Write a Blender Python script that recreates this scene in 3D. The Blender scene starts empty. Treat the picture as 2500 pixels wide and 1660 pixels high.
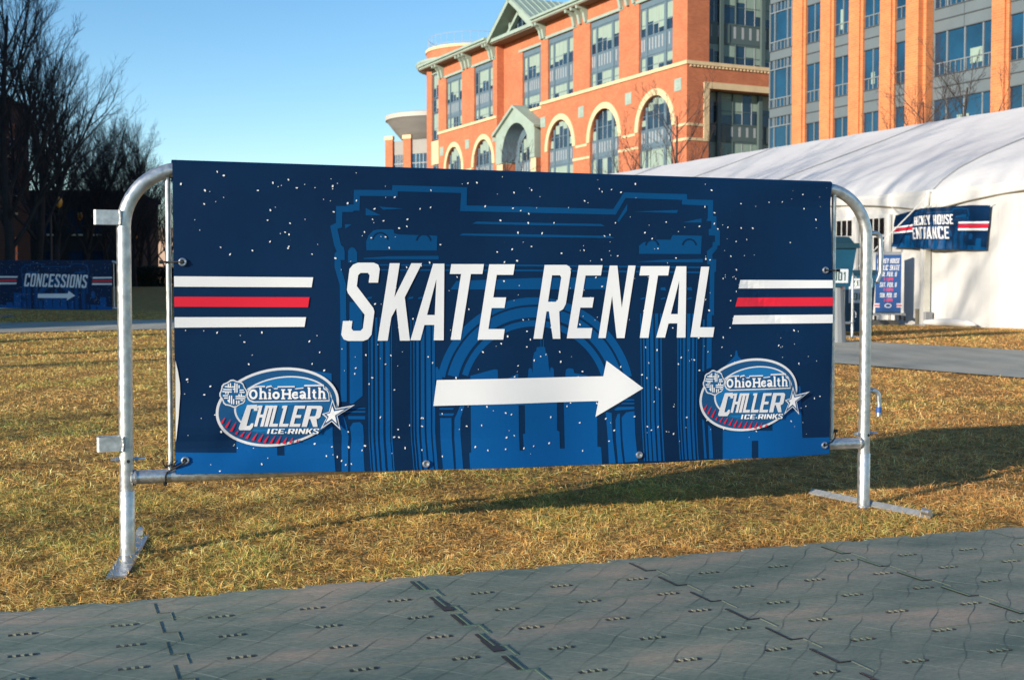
import bpy, bmesh, math, random
import numpy as np
from mathutils import Vector, Matrix

# ------------------------------------------------------------------ camera, sky, sun, exposure
SC = bpy.context.scene
COL = SC.collection
PITCH = math.atan(125 / 3030.0)
cam_d = bpy.data.cameras.new('camera'); cam = bpy.data.objects.new('camera', cam_d); COL.objects.link(cam)
cam.location = (0, 0, 0.75); cam.rotation_euler = (math.pi / 2 - PITCH, 0, 0)
cam_d.sensor_width = 36; cam_d.lens = 3030 / 2500 * 36; cam_d.clip_start = 0.05; cam_d.clip_end = 5000
cam_d.dof.use_dof = True; cam_d.dof.focus_distance = 3.9; cam_d.dof.aperture_fstop = 9.0
SC.camera = cam

SUN_EL = math.radians(14.0)
SUN_AZ = math.radians(225.5)          # compass style: 0 = +Y, clockwise seen from above
world = bpy.data.worlds.new('World'); SC.world = world; world.use_nodes = True
wn = world.node_tree
sky = wn.nodes.new('ShaderNodeTexSky'); sky.sky_type = 'NISHITA'; sky.sun_disc = False
sky.sun_elevation = SUN_EL; sky.sun_rotation = SUN_AZ
sky.air_density = 0.9; sky.dust_density = 0.0; sky.ozone_density = 1.6; sky.altitude = 200
wn.nodes['Background'].inputs[1].default_value = 0.132
hs = wn.nodes.new('ShaderNodeHueSaturation'); hs.inputs['Saturation'].default_value = 1.26
wn.links.new(sky.outputs[0], hs.inputs['Color']); wn.links.new(hs.outputs[0], wn.nodes['Background'].inputs[0])
sl = bpy.data.lights.new('sun', 'SUN'); sun = bpy.data.objects.new('sun', sl); COL.objects.link(sun)
sl.energy = 4.8; sl.angle = math.radians(0.53); sl.color = (1.0, 0.88, 0.72)
tosun = Vector((math.sin(SUN_AZ) * math.cos(SUN_EL), math.cos(SUN_AZ) * math.cos(SUN_EL), math.sin(SUN_EL)))
sun.rotation_euler = tosun.to_track_quat('Z', 'Y').to_euler()
sun.location = (-20, -20, 30)
SC.view_settings.view_transform = 'Standard'; SC.view_settings.look = 'None'
SC.view_settings.exposure = 0.62; SC.view_settings.gamma = 1.0

# ------------------------------------------------------------------ survey of the photograph -> places on real planes
FPX = 3030.0; HC = 0.75
def ray(x, y):
    dx = (x - 1250.0) / FPX; dy = -(y - 830.0) / FPX
    c, s = math.cos(PITCH), math.sin(PITCH)
    return dx, c + dy * s, -s + dy * c
def on_wall(x, y, P, d):
    r = ray(x, y); det = r[0] * -d[1] + d[0] * r[1]
    t = (P[0] * -d[1] + d[0] * P[1]) / det; u = (r[0] * P[1] - r[1] * P[0]) / det
    return u, HC + r[2] * t
def on_ground(x, y, z=0.0):
    r = ray(x, y); t = (z - HC) / r[2]; return r[0] * t, r[1] * t

# ------------------------------------------------------------------ helpers
def tag(o, label=None, cat=None, group=None, kind=None):
    if label: o['label'] = label
    if cat: o['category'] = cat
    if group: o['group'] = group
    if kind: o['kind'] = kind
    return o
def thing(name, label, cat, loc=(0, 0, 0), rz=0.0, group=None):
    o = bpy.data.objects.new(name, None); o.empty_display_size = 0.2; COL.objects.link(o)
    o.location = loc; o.rotation_euler = (0, 0, rz)
    return tag(o, label, cat, group)
def dup(root, loc, rz, label=None, scale=None):
    r = root.copy(); COL.objects.link(r); r.location = loc; r.rotation_euler = (0, 0, rz)
    if scale: r.scale = scale
    if label: r['label'] = label
    for ch in list(root.children):
        c = ch.copy(); COL.objects.link(c); c.parent = r
        for g in list(ch.children):
            k = g.copy(); COL.objects.link(k); k.parent = c
    return r

class MB:
    def __init__(s): s.v = []; s.f = []; s.m = []; s.mats = []
    def mi(s, mat):
        if mat not in s.mats: s.mats.append(mat)
        return s.mats.index(mat)
    def face(s, pts, mat):
        n = len(s.v); s.v += [tuple(p) for p in pts]; s.f.append(tuple(range(n, n + len(pts)))); s.m.append(s.mi(mat))
    def box(s, a0, a1, b0, b1, c0, c1, mat, P=None):
        n = len(s.v)
        pts = [(a0, b0, c0), (a1, b0, c0), (a1, b1, c0), (a0, b1, c0), (a0, b0, c1), (a1, b0, c1), (a1, b1, c1), (a0, b1, c1)]
        if P: pts = [P(*p) for p in pts]
        s.v += pts; k = s.mi(mat)
        for f in ((3, 2, 1, 0), (4, 5, 6, 7), (0, 1, 5, 4), (1, 2, 6, 5), (2, 3, 7, 6), (3, 0, 4, 7)):
            s.f.append(tuple(n + i for i in f)); s.m.append(k)
    def tube(s, pts, r, mat, n=10, cap=True, up=None):
        pts = [Vector(p) for p in pts]; rs = r if isinstance(r, (list, tuple)) else [r] * len(pts)
        k = s.mi(mat); base = len(s.v); prev = None
        for i, p in enumerate(pts):
            t = (pts[min(i + 1, len(pts) - 1)] - pts[max(i - 1, 0)]).normalized()
            if prev is None:
                a = Vector((0, 0, 1)) if abs(t.z) < 0.9 else Vector((1, 0, 0))
                x = t.cross(a).normalized()
            else: x = (prev - t * prev.dot(t)).normalized()
            prev = x; y = t.cross(x)
            for j in range(n):
                an = 2 * math.pi * j / n
                s.v.append(tuple(p + (x * math.cos(an) + y * math.sin(an)) * rs[i]))
        for i in range(len(pts) - 1):
            for j in range(n):
                a = base + i * n + j; b = base + i * n + (j + 1) % n
                s.f.append((a, b, b + n, a + n)); s.m.append(k)
        if cap:
            s.f.append(tuple(base + j for j in reversed(range(n)))); s.m.append(k)
            e = base + (len(pts) - 1) * n
            s.f.append(tuple(e + j for j in range(n))); s.m.append(k)
    def lathe(s, prof, c, mat, n=32, a0=0.0, a1=2 * math.pi):
        k = s.mi(mat); base = len(s.v); full = abs(a1 - a0 - 2 * math.pi) < 1e-6
        m = n if full else n + 1
        for r, z in prof:
            for j in range(m):
                a = a0 + (a1 - a0) * j / n
                s.v.append((c[0] + r * math.cos(a), c[1] + r * math.sin(a), c[2] + z))
        for i in range(len(prof) - 1):
            for j in range(n):
                a = base + i * m + j; b = base + i * m + (j + 1) % m
                s.f.append((a, b, b + m, a + m)); s.m.append(k)
    def prism(s, poly, mat, f, d0, d1):
        """polygon (2-D) swept between depths d0 and d1; f(x, y, d) -> point"""
        n = len(poly); base = len(s.v); k = s.mi(mat)
        s.v += [f(x, y, d0) for x, y in poly] + [f(x, y, d1) for x, y in poly]
        s.f.append(tuple(base + i for i in range(n))); s.m.append(k)
        s.f.append(tuple(base + n + i for i in reversed(range(n)))); s.m.append(k)
        for i in range(n):
            j = (i + 1) % n
            s.f.append((base + i, base + n + i, base + n + j, base + j)); s.m.append(k)
    def build(s, name, parent=None, smooth=False, recalc=True, loc=None):
        me = bpy.data.meshes.new(name); me.from_pydata(s.v, [], s.f)
        for m in s.mats: me.materials.append(m)
        me.polygons.foreach_set('material_index', s.m)
        if recalc:
            bm = bmesh.new(); bm.from_mesh(me); bmesh.ops.recalc_face_normals(bm, faces=bm.faces); bm.to_mesh(me); bm.free()
        if smooth:
            me.shade_smooth()
            try: me.set_sharp_from_angle(angle=math.radians(40))
            except Exception: pass
        me.update()
        o = bpy.data.objects.new(name, me); COL.objects.link(o)
        if parent: o.parent = parent
        if loc: o.location = loc
        return o

# ------------------------------------------------------------------ materials
def mat(name, col, rough=0.6, metal=0.0, spec=0.5, noise=None, bump=None, col2=None, rnoise=None, trans=None, coat=0.0):
    """noise = (scale, low, high): colour goes from col*low .. col*high (or to col2)"""
    m = bpy.data.materials.new(name); m.use_nodes = True
    nt = m.node_tree; b = nt.nodes['Principled BSDF']
    b.inputs['Base Color'].default_value = (*col, 1); b.inputs['Roughness'].default_value = rough
    b.inputs['Metallic'].default_value = metal; b.inputs['Specular IOR Level'].default_value = spec
    if coat: b.inputs['Coat Weight'].default_value = coat; b.inputs['Coat Roughness'].default_value = 0.25
    tc = nt.nodes.new('ShaderNodeTexCoord')
    if noise:
        sc = noise[0]
        n = nt.nodes.new('ShaderNodeTexNoise'); n.inputs['Scale'].default_value = sc if not isinstance(sc, tuple) else 1.0
        n.inputs['Detail'].default_value = 6; n.inputs['Roughness'].default_value = 0.65
        if isinstance(sc, tuple):
            mp = nt.nodes.new('ShaderNodeMapping'); mp.inputs['Scale'].default_value = sc
            nt.links.new(tc.outputs['Object'], mp.inputs[0]); nt.links.new(mp.outputs[0], n.inputs[0])
        else: nt.links.new(tc.outputs['Object'], n.inputs[0])
        r = nt.nodes.new('ShaderNodeValToRGB')
        r.color_ramp.elements[0].position = 0.3; r.color_ramp.elements[1].position = 0.7
        c2 = col2 or col
        r.color_ramp.elements[0].color = (*[c * noise[1] for c in col], 1)
        r.color_ramp.elements[1].color = (*[c * noise[2] for c in c2], 1)
        nt.links.new(n.outputs[0], r.inputs[0]); nt.links.new(r.outputs[0], b.inputs['Base Color'])
    if rnoise:
        n = nt.nodes.new('ShaderNodeTexNoise'); n.inputs['Scale'].default_value = rnoise[0]; n.inputs['Detail'].default_value = 5
        nt.links.new(tc.outputs['Object'], n.inputs[0])
        mr = nt.nodes.new('ShaderNodeMapRange'); mr.inputs['From Min'].default_value = 0.3; mr.inputs['From Max'].default_value = 0.7
        mr.inputs['To Min'].default_value = rnoise[1]; mr.inputs['To Max'].default_value = rnoise[2]
        nt.links.new(n.outputs[0], mr.inputs[0]); nt.links.new(mr.outputs[0], b.inputs['Roughness'])
    if bump:
        n = nt.nodes.new('ShaderNodeTexNoise'); n.inputs['Scale'].default_value = bump[0]; n.inputs['Detail'].default_value = 4
        nt.links.new(tc.outputs['Object'], n.inputs[0])
        bp = nt.nodes.new('ShaderNodeBump'); bp.inputs['Strength'].default_value = bump[1]; bp.inputs['Distance'].default_value = bump[2]
        nt.links.new(n.outputs[0], bp.inputs['Height']); nt.links.new(bp.outputs[0], b.inputs['Normal'])
    return m

def brick_mat(name, c1, c2, c3, sc=1.0):
    m = bpy.data.materials.new(name); m.use_nodes = True; nt = m.node_tree; b = nt.nodes['Principled BSDF']
    tc = nt.nodes.new('ShaderNodeTexCoord')
    sx = nt.nodes.new('ShaderNodeSeparateXYZ'); nt.links.new(tc.outputs['Object'], sx.inputs[0])
    ad = nt.nodes.new('ShaderNodeMath'); ad.operation = 'ADD'; nt.links.new(sx.outputs[0], ad.inputs[0]); nt.links.new(sx.outputs[1], ad.inputs[1])
    cb = nt.nodes.new('ShaderNodeCombineXYZ'); nt.links.new(ad.outputs[0], cb.inputs[0]); nt.links.new(sx.outputs[2], cb.inputs[1])
    br = nt.nodes.new('ShaderNodeTexBrick'); br.inputs['Scale'].default_value = sc
    br.inputs['Brick Width'].default_value = 0.42; br.inputs['Row Height'].default_value = 0.15; br.inputs['Mortar Size'].default_value = 0.012
    br.inputs['Color1'].default_value = (*c1, 1); br.inputs['Color2'].default_value = (*c2, 1); br.inputs['Mortar'].default_value = (*c3, 1)
    nt.links.new(cb.outputs[0], br.inputs[0])
    n = nt.nodes.new('ShaderNodeTexNoise'); n.inputs['Scale'].default_value = 0.5; n.inputs['Detail'].default_value = 6
    nt.links.new(tc.outputs['Object'], n.inputs[0])
    mr = nt.nodes.new('ShaderNodeMapRange'); mr.inputs['To Min'].default_value = 0.72; mr.inputs['To Max'].default_value = 1.28
    nt.links.new(n.outputs[0], mr.inputs[0])
    mx = nt.nodes.new('ShaderNodeMix'); mx.data_type = 'RGBA'; mx.blend_type = 'MULTIPLY'; mx.inputs[0].default_value = 1.0
    nt.links.new(br.outputs[0], mx.inputs[6]); nt.links.new(mr.outputs[0], mx.inputs[7]); nt.links.new(mx.outputs[2], b.inputs['Base Color'])
    b.inputs['Roughness'].default_value = 0.85
    return m

M = {}
M['galv'] = mat('galvanised_steel', (0.62, 0.64, 0.65), 0.4, 0.9, noise=(42, 0.7, 1.12), rnoise=(55, 0.3, 0.55), bump=(180, 0.06, 0.001))
M['galv_dull'] = mat('weathered_zinc', (0.45, 0.46, 0.45), 0.6, 0.6, noise=(45, 0.7, 1.15), bump=(120, 0.2, 0.002))
M['plate'] = mat('zinc_plate', (0.33, 0.36, 0.40), 0.38, 0.9, noise=(25, 0.7, 1.2), rnoise=(30, 0.3, 0.5))
M['weld'] = mat('weld_bead', (0.5, 0.5, 0.5), 0.45, 0.8, noise=(150, 0.5, 1.2), bump=(200, 0.6, 0.004))
M['bolt'] = mat('zinc_bolt', (0.55, 0.58, 0.62), 0.35, 0.9)
M['black'] = mat('black_plastic', (0.012, 0.012, 0.013), 0.4)
M['navy'] = mat('vinyl_navy', (0.0012, 0.0185, 0.062), 0.5, spec=0.16, noise=(1.6, 0.85, 1.15), bump=(4.5, 0.22, 0.02))
M['blue'] = mat('vinyl_blue', (0.0005, 0.066, 0.215), 0.5, spec=0.16, noise=(2.0, 0.9, 1.1), bump=(14, 0.05, 0.01))
def print_gradient(m):
    # the print itself runs from deep blue at the top of the artwork to a brighter blue along its foot
    nt = m.node_tree; tc = nt.nodes.new('ShaderNodeTexCoord'); sx = nt.nodes.new('ShaderNodeSeparateXYZ'); nt.links.new(tc.outputs['Object'], sx.inputs[0])
    mr = nt.nodes.new('ShaderNodeMapRange'); mr.inputs['From Min'].default_value = 0.2; mr.inputs['From Max'].default_value = 0.85; nt.links.new(sx.outputs[2], mr.inputs[0])
    r = nt.nodes.new('ShaderNodeValToRGB'); e = r.color_ramp.elements
    e[0].color = (0.0006, 0.080, 0.275, 1); e[1].color = (0.0006, 0.056, 0.170, 1); nt.links.new(mr.outputs[0], r.inputs[0])
    nt.links.new(r.outputs[0], nt.nodes['Principled BSDF'].inputs['Base Color'])
print_gradient(M['blue'])
M['white'] = mat('vinyl_white', (0.76, 0.76, 0.77), 0.42, spec=0.3, noise=(2.5, 0.95, 1.0), bump=(14, 0.05, 0.01))
M['red'] = mat('vinyl_red', (0.66, 0.012, 0.035), 0.42, spec=0.4)
M['logoblue'] = mat('vinyl_logo_blue', (0.002, 0.085, 0.23), 0.42)
M['logolight'] = mat('vinyl_logo_light_blue', (0.002, 0.135, 0.36), 0.42)
M['logodark'] = mat('vinyl_logo_dark_blue', (0.002, 0.062, 0.18), 0.42)
M['logogray'] = mat('vinyl_logo_silver', (0.60, 0.60, 0.63), 0.42)
M['back'] = mat('vinyl_back', (0.7, 0.7, 0.68), 0.6)
M['brick'] = brick_mat('orange_brick', (0.50, 0.152, 0.066), (0.41, 0.112, 0.048), (0.46, 0.22, 0.13))
M['brick2'] = brick_mat('tan_orange_brick', (0.60, 0.205, 0.070), (0.50, 0.16, 0.055), (0.56, 0.27, 0.14))
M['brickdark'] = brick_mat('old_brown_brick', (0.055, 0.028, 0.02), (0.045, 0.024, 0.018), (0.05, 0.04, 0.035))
M['shadebrick'] = brick_mat('shade_dark_brick', (0.020, 0.013, 0.011), (0.016, 0.011, 0.010), (0.02, 0.017, 0.016))  # brick darkened all over to stand in for the shade on the house
M['wallgrey'] = mat('pale_grey_cladding', (0.27, 0.265, 0.25), 0.7, noise=(0.4, 0.92, 1.06))
M['stone'] = mat('limestone', (0.66, 0.50, 0.30), 0.85, noise=(0.8, 0.85, 1.1))
M['green'] = mat('verdigris_paint', (0.29, 0.375, 0.325), 0.6, noise=(0.7, 0.85, 1.1))
M['soffit'] = mat('soffit_brown', (0.16, 0.13, 0.10), 0.8)
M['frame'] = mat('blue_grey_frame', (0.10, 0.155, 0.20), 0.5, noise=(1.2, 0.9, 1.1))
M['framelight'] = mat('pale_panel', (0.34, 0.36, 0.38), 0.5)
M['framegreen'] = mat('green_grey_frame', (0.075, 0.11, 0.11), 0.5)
M['glass'] = mat('window_glass', (0.010, 0.028, 0.052), 0.05, 0.0, spec=0.6, noise=(0.35, 0.4, 1.8), coat=0.1)
M['glass2'] = mat('blue_window_glass', (0.004, 0.040, 0.085), 0.05, 0.0, spec=0.8, noise=(0.22, 0.4, 1.7), coat=0.25)
M['blind'] = mat('pale_blind', (0.25, 0.34, 0.29), 0.8, noise=((6, 6, 0.4), 0.85, 1.12))
M['spandrel'] = mat('grey_spandrel', (0.115, 0.145, 0.16), 0.55, noise=(0.5, 0.92, 1.08))
M['frame2'] = mat('grey_window_bar', (0.17, 0.20, 0.22), 0.5)
M['spandrelline'] = mat('dark_joint', (0.06, 0.07, 0.08), 0.6)
M['tent'] = mat('white_tent_fabric', (0.66, 0.65, 0.64), 0.55, noise=(0.9, 0.93, 1.03), bump=(1.3, 0.25, 0.12))
M['tentwall'] = mat('white_tent_wall', (0.60, 0.60, 0.585), 0.6, noise=(1.0, 0.94, 1.03), bump=(2.0, 0.2, 0.05))
M['seam'] = mat('grey_seam', (0.30, 0.31, 0.32), 0.6)
M['cord'] = mat('brown_edge_cord', (0.25, 0.22, 0.16), 0.7)
M['alu'] = mat('aluminium_pole', (0.72, 0.70, 0.62), 0.5, 0.3, noise=(3, 0.85, 1.1))
M['door'] = mat('white_door', (0.62, 0.62, 0.60), 0.5)
M['dark'] = mat('dark_interior', (0.015, 0.014, 0.014), 0.2, spec=0.6)
M['teal'] = mat('teal_plastic', (0.004, 0.065, 0.125), 0.45, noise=(3, 0.85, 1.15))
M['tealdark'] = mat('dark_teal_lid', (0.01, 0.04, 0.06), 0.45)
M['greyplastic'] = mat('grey_plastic', (0.25, 0.26, 0.27), 0.6)
M['paper'] = mat('label_paper', (0.62, 0.66, 0.70), 0.6)
M['ink'] = mat('dark_green_ink', (0.02, 0.08, 0.07), 0.6)
M['signblue'] = mat('poster_blue', (0.018, 0.078, 0.25), 0.45, noise=(1.5, 0.9, 1.1))
M['pink'] = mat('poster_red', (0.75, 0.06, 0.12), 0.5)
M['bark'] = mat('dark_bark', (0.020, 0.018, 0.020), 0.9, noise=(6, 0.7, 1.3))
M['bark2'] = mat('grey_brown_bark', (0.050, 0.040, 0.037), 0.9, noise=(6, 0.7, 1.3))
M['iron'] = mat('black_iron', (0.015, 0.015, 0.016), 0.5)
M['amber'] = mat('amber_glass', (0.70, 0.30, 0.04), 0.3)
M['asphalt'] = mat('grey_paving', (0.15, 0.155, 0.15), 0.85, noise=(3.0, 0.7, 1.25), bump=(60, 0.3, 0.01))
M['pathmat'] = mat('grey_path_mats', (0.37, 0.355, 0.28), 0.75, noise=((2.2, 0.5, 1), 0.72, 1.25), bump=(25, 0.3, 0.01))
M['hedge'] = mat('dark_hedge', (0.02, 0.026, 0.016), 0.9, noise=(5, 0.5, 1.5))
M['beige'] = mat('beige_wall', (0.42, 0.30, 0.23), 0.8, noise=(0.3, 0.8, 1.15))
M['greyroof'] = mat('pale_rim', (0.42, 0.41, 0.38), 0.6)
M['greycone'] = mat('grey_metal_cladding', (0.22, 0.215, 0.21), 0.55, noise=((0.15, 0.15, 1), 0.8, 1.15))
M['groove'] = mat('mat_groove', (0.125, 0.150, 0.120), 0.8)
M['seamdark'] = mat('mat_seam', (0.06, 0.075, 0.065), 0.8)
M['litridge'] = mat('mat_lit_ridge', (0.40, 0.44, 0.35), 0.75)  # pale strips painted as ridge edges catching the low sun
M['lip'] = mat('green_mat_edge', (0.10, 0.155, 0.115), 0.7)
M['tape'] = mat('blue_tape', (0.02, 0.10, 0.35), 0.5)

# floor mat plastic: grey green to brown, dappled sun and shade mixed into the patches
def mat_plastic():
    m = bpy.data.materials.new('dappled_floor_mat'); m.use_nodes = True; nt = m.node_tree; b = nt.nodes['Principled BSDF']
    tc = nt.nodes.new('ShaderNodeTexCoord')
    def nz(scale, detail=5):
        mp = nt.nodes.new('ShaderNodeMapping'); mp.inputs['Scale'].default_value = scale
        n = nt.nodes.new('ShaderNodeTexNoise'); n.inputs['Scale'].default_value = 1.0; n.inputs['Detail'].default_value = detail
        n.inputs['Roughness'].default_value = 0.62
        nt.links.new(tc.outputs['Object'], mp.inputs[0]); nt.links.new(mp.outputs[0], n.inputs[0]); return n
    r = nt.nodes.new('ShaderNodeValToRGB'); n1 = nz((1.9, 4.6, 1), 7); nt.links.new(n1.outputs[0], r.inputs[0])
    e = r.color_ramp.elements; e[0].position = 0.30; e[0].color = (0.095, 0.150, 0.115, 1); e[1].position = 0.72; e[1].color = (0.43, 0.325, 0.235, 1)
    q = r.color_ramp.elements.new(0.52); q.color = (0.225, 0.250, 0.190, 1)
    n2 = nz((60, 160, 1), 3); mr = nt.nodes.new('ShaderNodeMapRange'); mr.inputs['From Min'].default_value = 0.25; mr.inputs['From Max'].default_value = 0.75
    mr.inputs['To Min'].default_value = 0.75; mr.inputs['To Max'].default_value = 1.25; nt.links.new(n2.outputs[0], mr.inputs[0])
    mx = nt.nodes.new('ShaderNodeMix'); mx.data_type = 'RGBA'; mx.blend_type = 'MULTIPLY'; mx.inputs[0].default_value = 1
    nt.links.new(r.outputs[0], mx.inputs[6]); nt.links.new(mr.outputs[0], mx.inputs[7]); nt.links.new(mx.outputs[2], b.inputs['Base Color'])
    b.inputs['Roughness'].default_value = 0.62; b.inputs['Specular IOR Level'].default_value = 0.35
    n3 = nz((9, 40, 1), 4); bp = nt.nodes.new('ShaderNodeBump'); bp.inputs['Strength'].default_value = 0.5; bp.inputs['Distance'].default_value = 0.006
    nt.links.new(n3.outputs[0], bp.inputs['Height']); nt.links.new(bp.outputs[0], b.inputs['Normal'])
    return m
M['mat'] = mat_plastic()

def lawn_mat():
    m = bpy.data.materials.new('dormant_lawn'); m.use_nodes = True; nt = m.node_tree; b = nt.nodes['Principled BSDF']
    tc = nt.nodes.new('ShaderNodeTexCoord')
    n1 = nt.nodes.new('ShaderNodeTexNoise'); n1.inputs['Scale'].default_value = 9; n1.inputs['Detail'].default_value = 9; n1.inputs['Roughness'].default_value = 0.75
    nt.links.new(tc.outputs['Object'], n1.inputs[0])
    r = nt.nodes.new('ShaderNodeValToRGB'); e = r.color_ramp.elements
    e[0].position = 0.30; e[0].color = (0.085, 0.05, 0.02, 1); e[1].position = 0.68; e[1].color = (0.62, 0.375, 0.125, 1)
    q = e.new(0.48); q.color = (0.33, 0.185, 0.058, 1)
    nt.links.new(n1.outputs[0], r.inputs[0])
    n2 = nt.nodes.new('ShaderNodeTexNoise'); n2.inputs['Scale'].default_value = 0.9; n2.inputs['Detail'].default_value = 5
    nt.links.new(tc.outputs['Object'], n2.inputs[0])
    mr = nt.nodes.new('ShaderNodeMapRange'); mr.inputs['From Min'].default_value = 0.45; mr.inputs['From Max'].default_value = 0.75; nt.links.new(n2.outputs[0], mr.inputs[0])
    mx = nt.nodes.new('ShaderNodeMix'); mx.data_type = 'RGBA'; mx.inputs[7].default_value = (0.13, 0.15, 0.035, 1)
    mm = nt.nodes.new('ShaderNodeMath'); mm.operation = 'MULTIPLY'; mm.inputs[1].default_value = 0.45
    nt.links.new(mr.outputs[0], mm.inputs[0]); nt.links.new(mm.outputs[0], mx.inputs[0])
    nt.links.new(r.outputs[0], mx.inputs[6]); nt.links.new(mx.outputs[2], b.inputs['Base Color'])
    b.inputs['Roughness'].default_value = 0.95; b.inputs['Specular IOR Level'].default_value = 0.1
    n3 = nt.nodes.new('ShaderNodeTexNoise'); n3.inputs['Scale'].default_value = 22; n3.inputs['Detail'].default_value = 8; nt.links.new(tc.outputs['Object'], n3.inputs[0])
    bp = nt.nodes.new('ShaderNodeBump'); bp.inputs['Strength'].default_value = 1.0; bp.inputs['Distance'].default_value = 0.05
    nt.links.new(n3.outputs[0], bp.inputs['Height']); nt.links.new(bp.outputs[0], b.inputs['Normal'])
    return m
M['lawn'] = lawn_mat()
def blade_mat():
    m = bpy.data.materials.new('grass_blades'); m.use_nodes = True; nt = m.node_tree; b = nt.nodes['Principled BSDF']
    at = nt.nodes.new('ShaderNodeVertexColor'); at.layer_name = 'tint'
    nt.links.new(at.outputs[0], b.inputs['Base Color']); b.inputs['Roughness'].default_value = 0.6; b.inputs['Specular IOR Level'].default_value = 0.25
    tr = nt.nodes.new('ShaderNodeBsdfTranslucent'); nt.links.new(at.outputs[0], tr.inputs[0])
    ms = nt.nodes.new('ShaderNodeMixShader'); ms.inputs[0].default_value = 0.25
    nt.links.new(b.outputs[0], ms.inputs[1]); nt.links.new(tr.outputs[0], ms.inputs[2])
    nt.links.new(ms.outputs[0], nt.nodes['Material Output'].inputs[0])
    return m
M['blade'] = blade_mat()

# ------------------------------------------------------------------ terrain
def gz(x, y):
    """lawn is flat near the barrier and rises gently to the far left"""
    x = np.asarray(x, float); y = np.asarray(y, float)
    rise = 0.02 * np.clip(y - 14, 0, 42) * np.clip((y - 14) / 3, 0, 1)
    b = np.clip((3.5 - x) / 5.0, 0, 1); b = b * b * (3 - 2 * b)
    return rise * b
def gzf(x, y): return float(gz(x, y))
def at_ground(px, py):
    z = 0.0
    for _ in range(30):
        X, Y = on_ground(px, py, z); z = 0.5 * z + 0.5 * gzf(X, Y)
    return X, Y, z
def draped(name, poly_fn, us, vs, m, dz=0.004, kind='structure'):
    """sheet draped over the terrain; poly_fn(u, v) -> x, y"""
    mb = MB(); nu, nv = len(us), len(vs)
    for u in us:
        for v in vs:
            x, y = poly_fn(u, v); mb.v.append((x, y, gzf(x, y) + dz))
    k = mb.mi(m)
    for i in range(nu - 1):
        for j in range(nv - 1):
            a = i * nv + j; mb.f.append((a, a + nv, a + nv + 1, a + 1)); mb.m.append(k)
    o = mb.build(name); tag(o, kind=kind); return o
xs = np.unique(np.concatenate([np.linspace(-600, -40, 15), np.linspace(-40, 30, 71), np.linspace(30, 600, 15)]))
ys = np.unique(np.concatenate([np.linspace(-150, -10, 8), np.linspace(-10, 80, 91), np.linspace(80, 2500, 25)]))
draped('ground', lambda u, v: (u, v), xs, ys, M['lawn'], 0.0)

dL = np.array([-1493, 3030.0]); dL /= np.linalg.norm(dL); dR = np.array([dL[1], -dL[0]])
RZL = math.atan2(dL[1], dL[0])
along = lambda a, b: (dL[0] * a + dR[0] * b, dL[1] * a + dR[1] * b)
draped('path', lambda a, b: along(a, b), np.linspace(-20, 21.0, 30), np.linspace(8.35, 12.1, 5), M['pathmat'], 0.012)
ln = at_ground(140, 811); lf = at_ground(140, 787)
a0 = float(np.dot(ln[:2], dL)); a1 = float(np.dot(lf[:2], dL))
draped('path', lambda b, a: along(a, b), np.linspace(-60, 8.34, 60), np.linspace(a0, a1, 6), M['pathmat'], 0.012)
s0 = at_ground(140, 773); s1 = at_ground(140, 768)
draped('pavement', lambda b, a: along(a, b), np.linspace(-60, 2, 50), np.linspace(float(np.dot(s0[:2], dL)), float(np.dot(s1[:2], dL)), 4), M['asphalt'], 0.012)
f0 = at_ground(400, 706); f1 = at_ground(400, 699)
draped('road', lambda b, a: along(a, b), np.linspace(-90, 5, 50), np.linspace(float(np.dot(f0[:2], dL)), float(np.dot(f0[:2], dL)) + 9, 4), M['asphalt'], 0.012)

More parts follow.
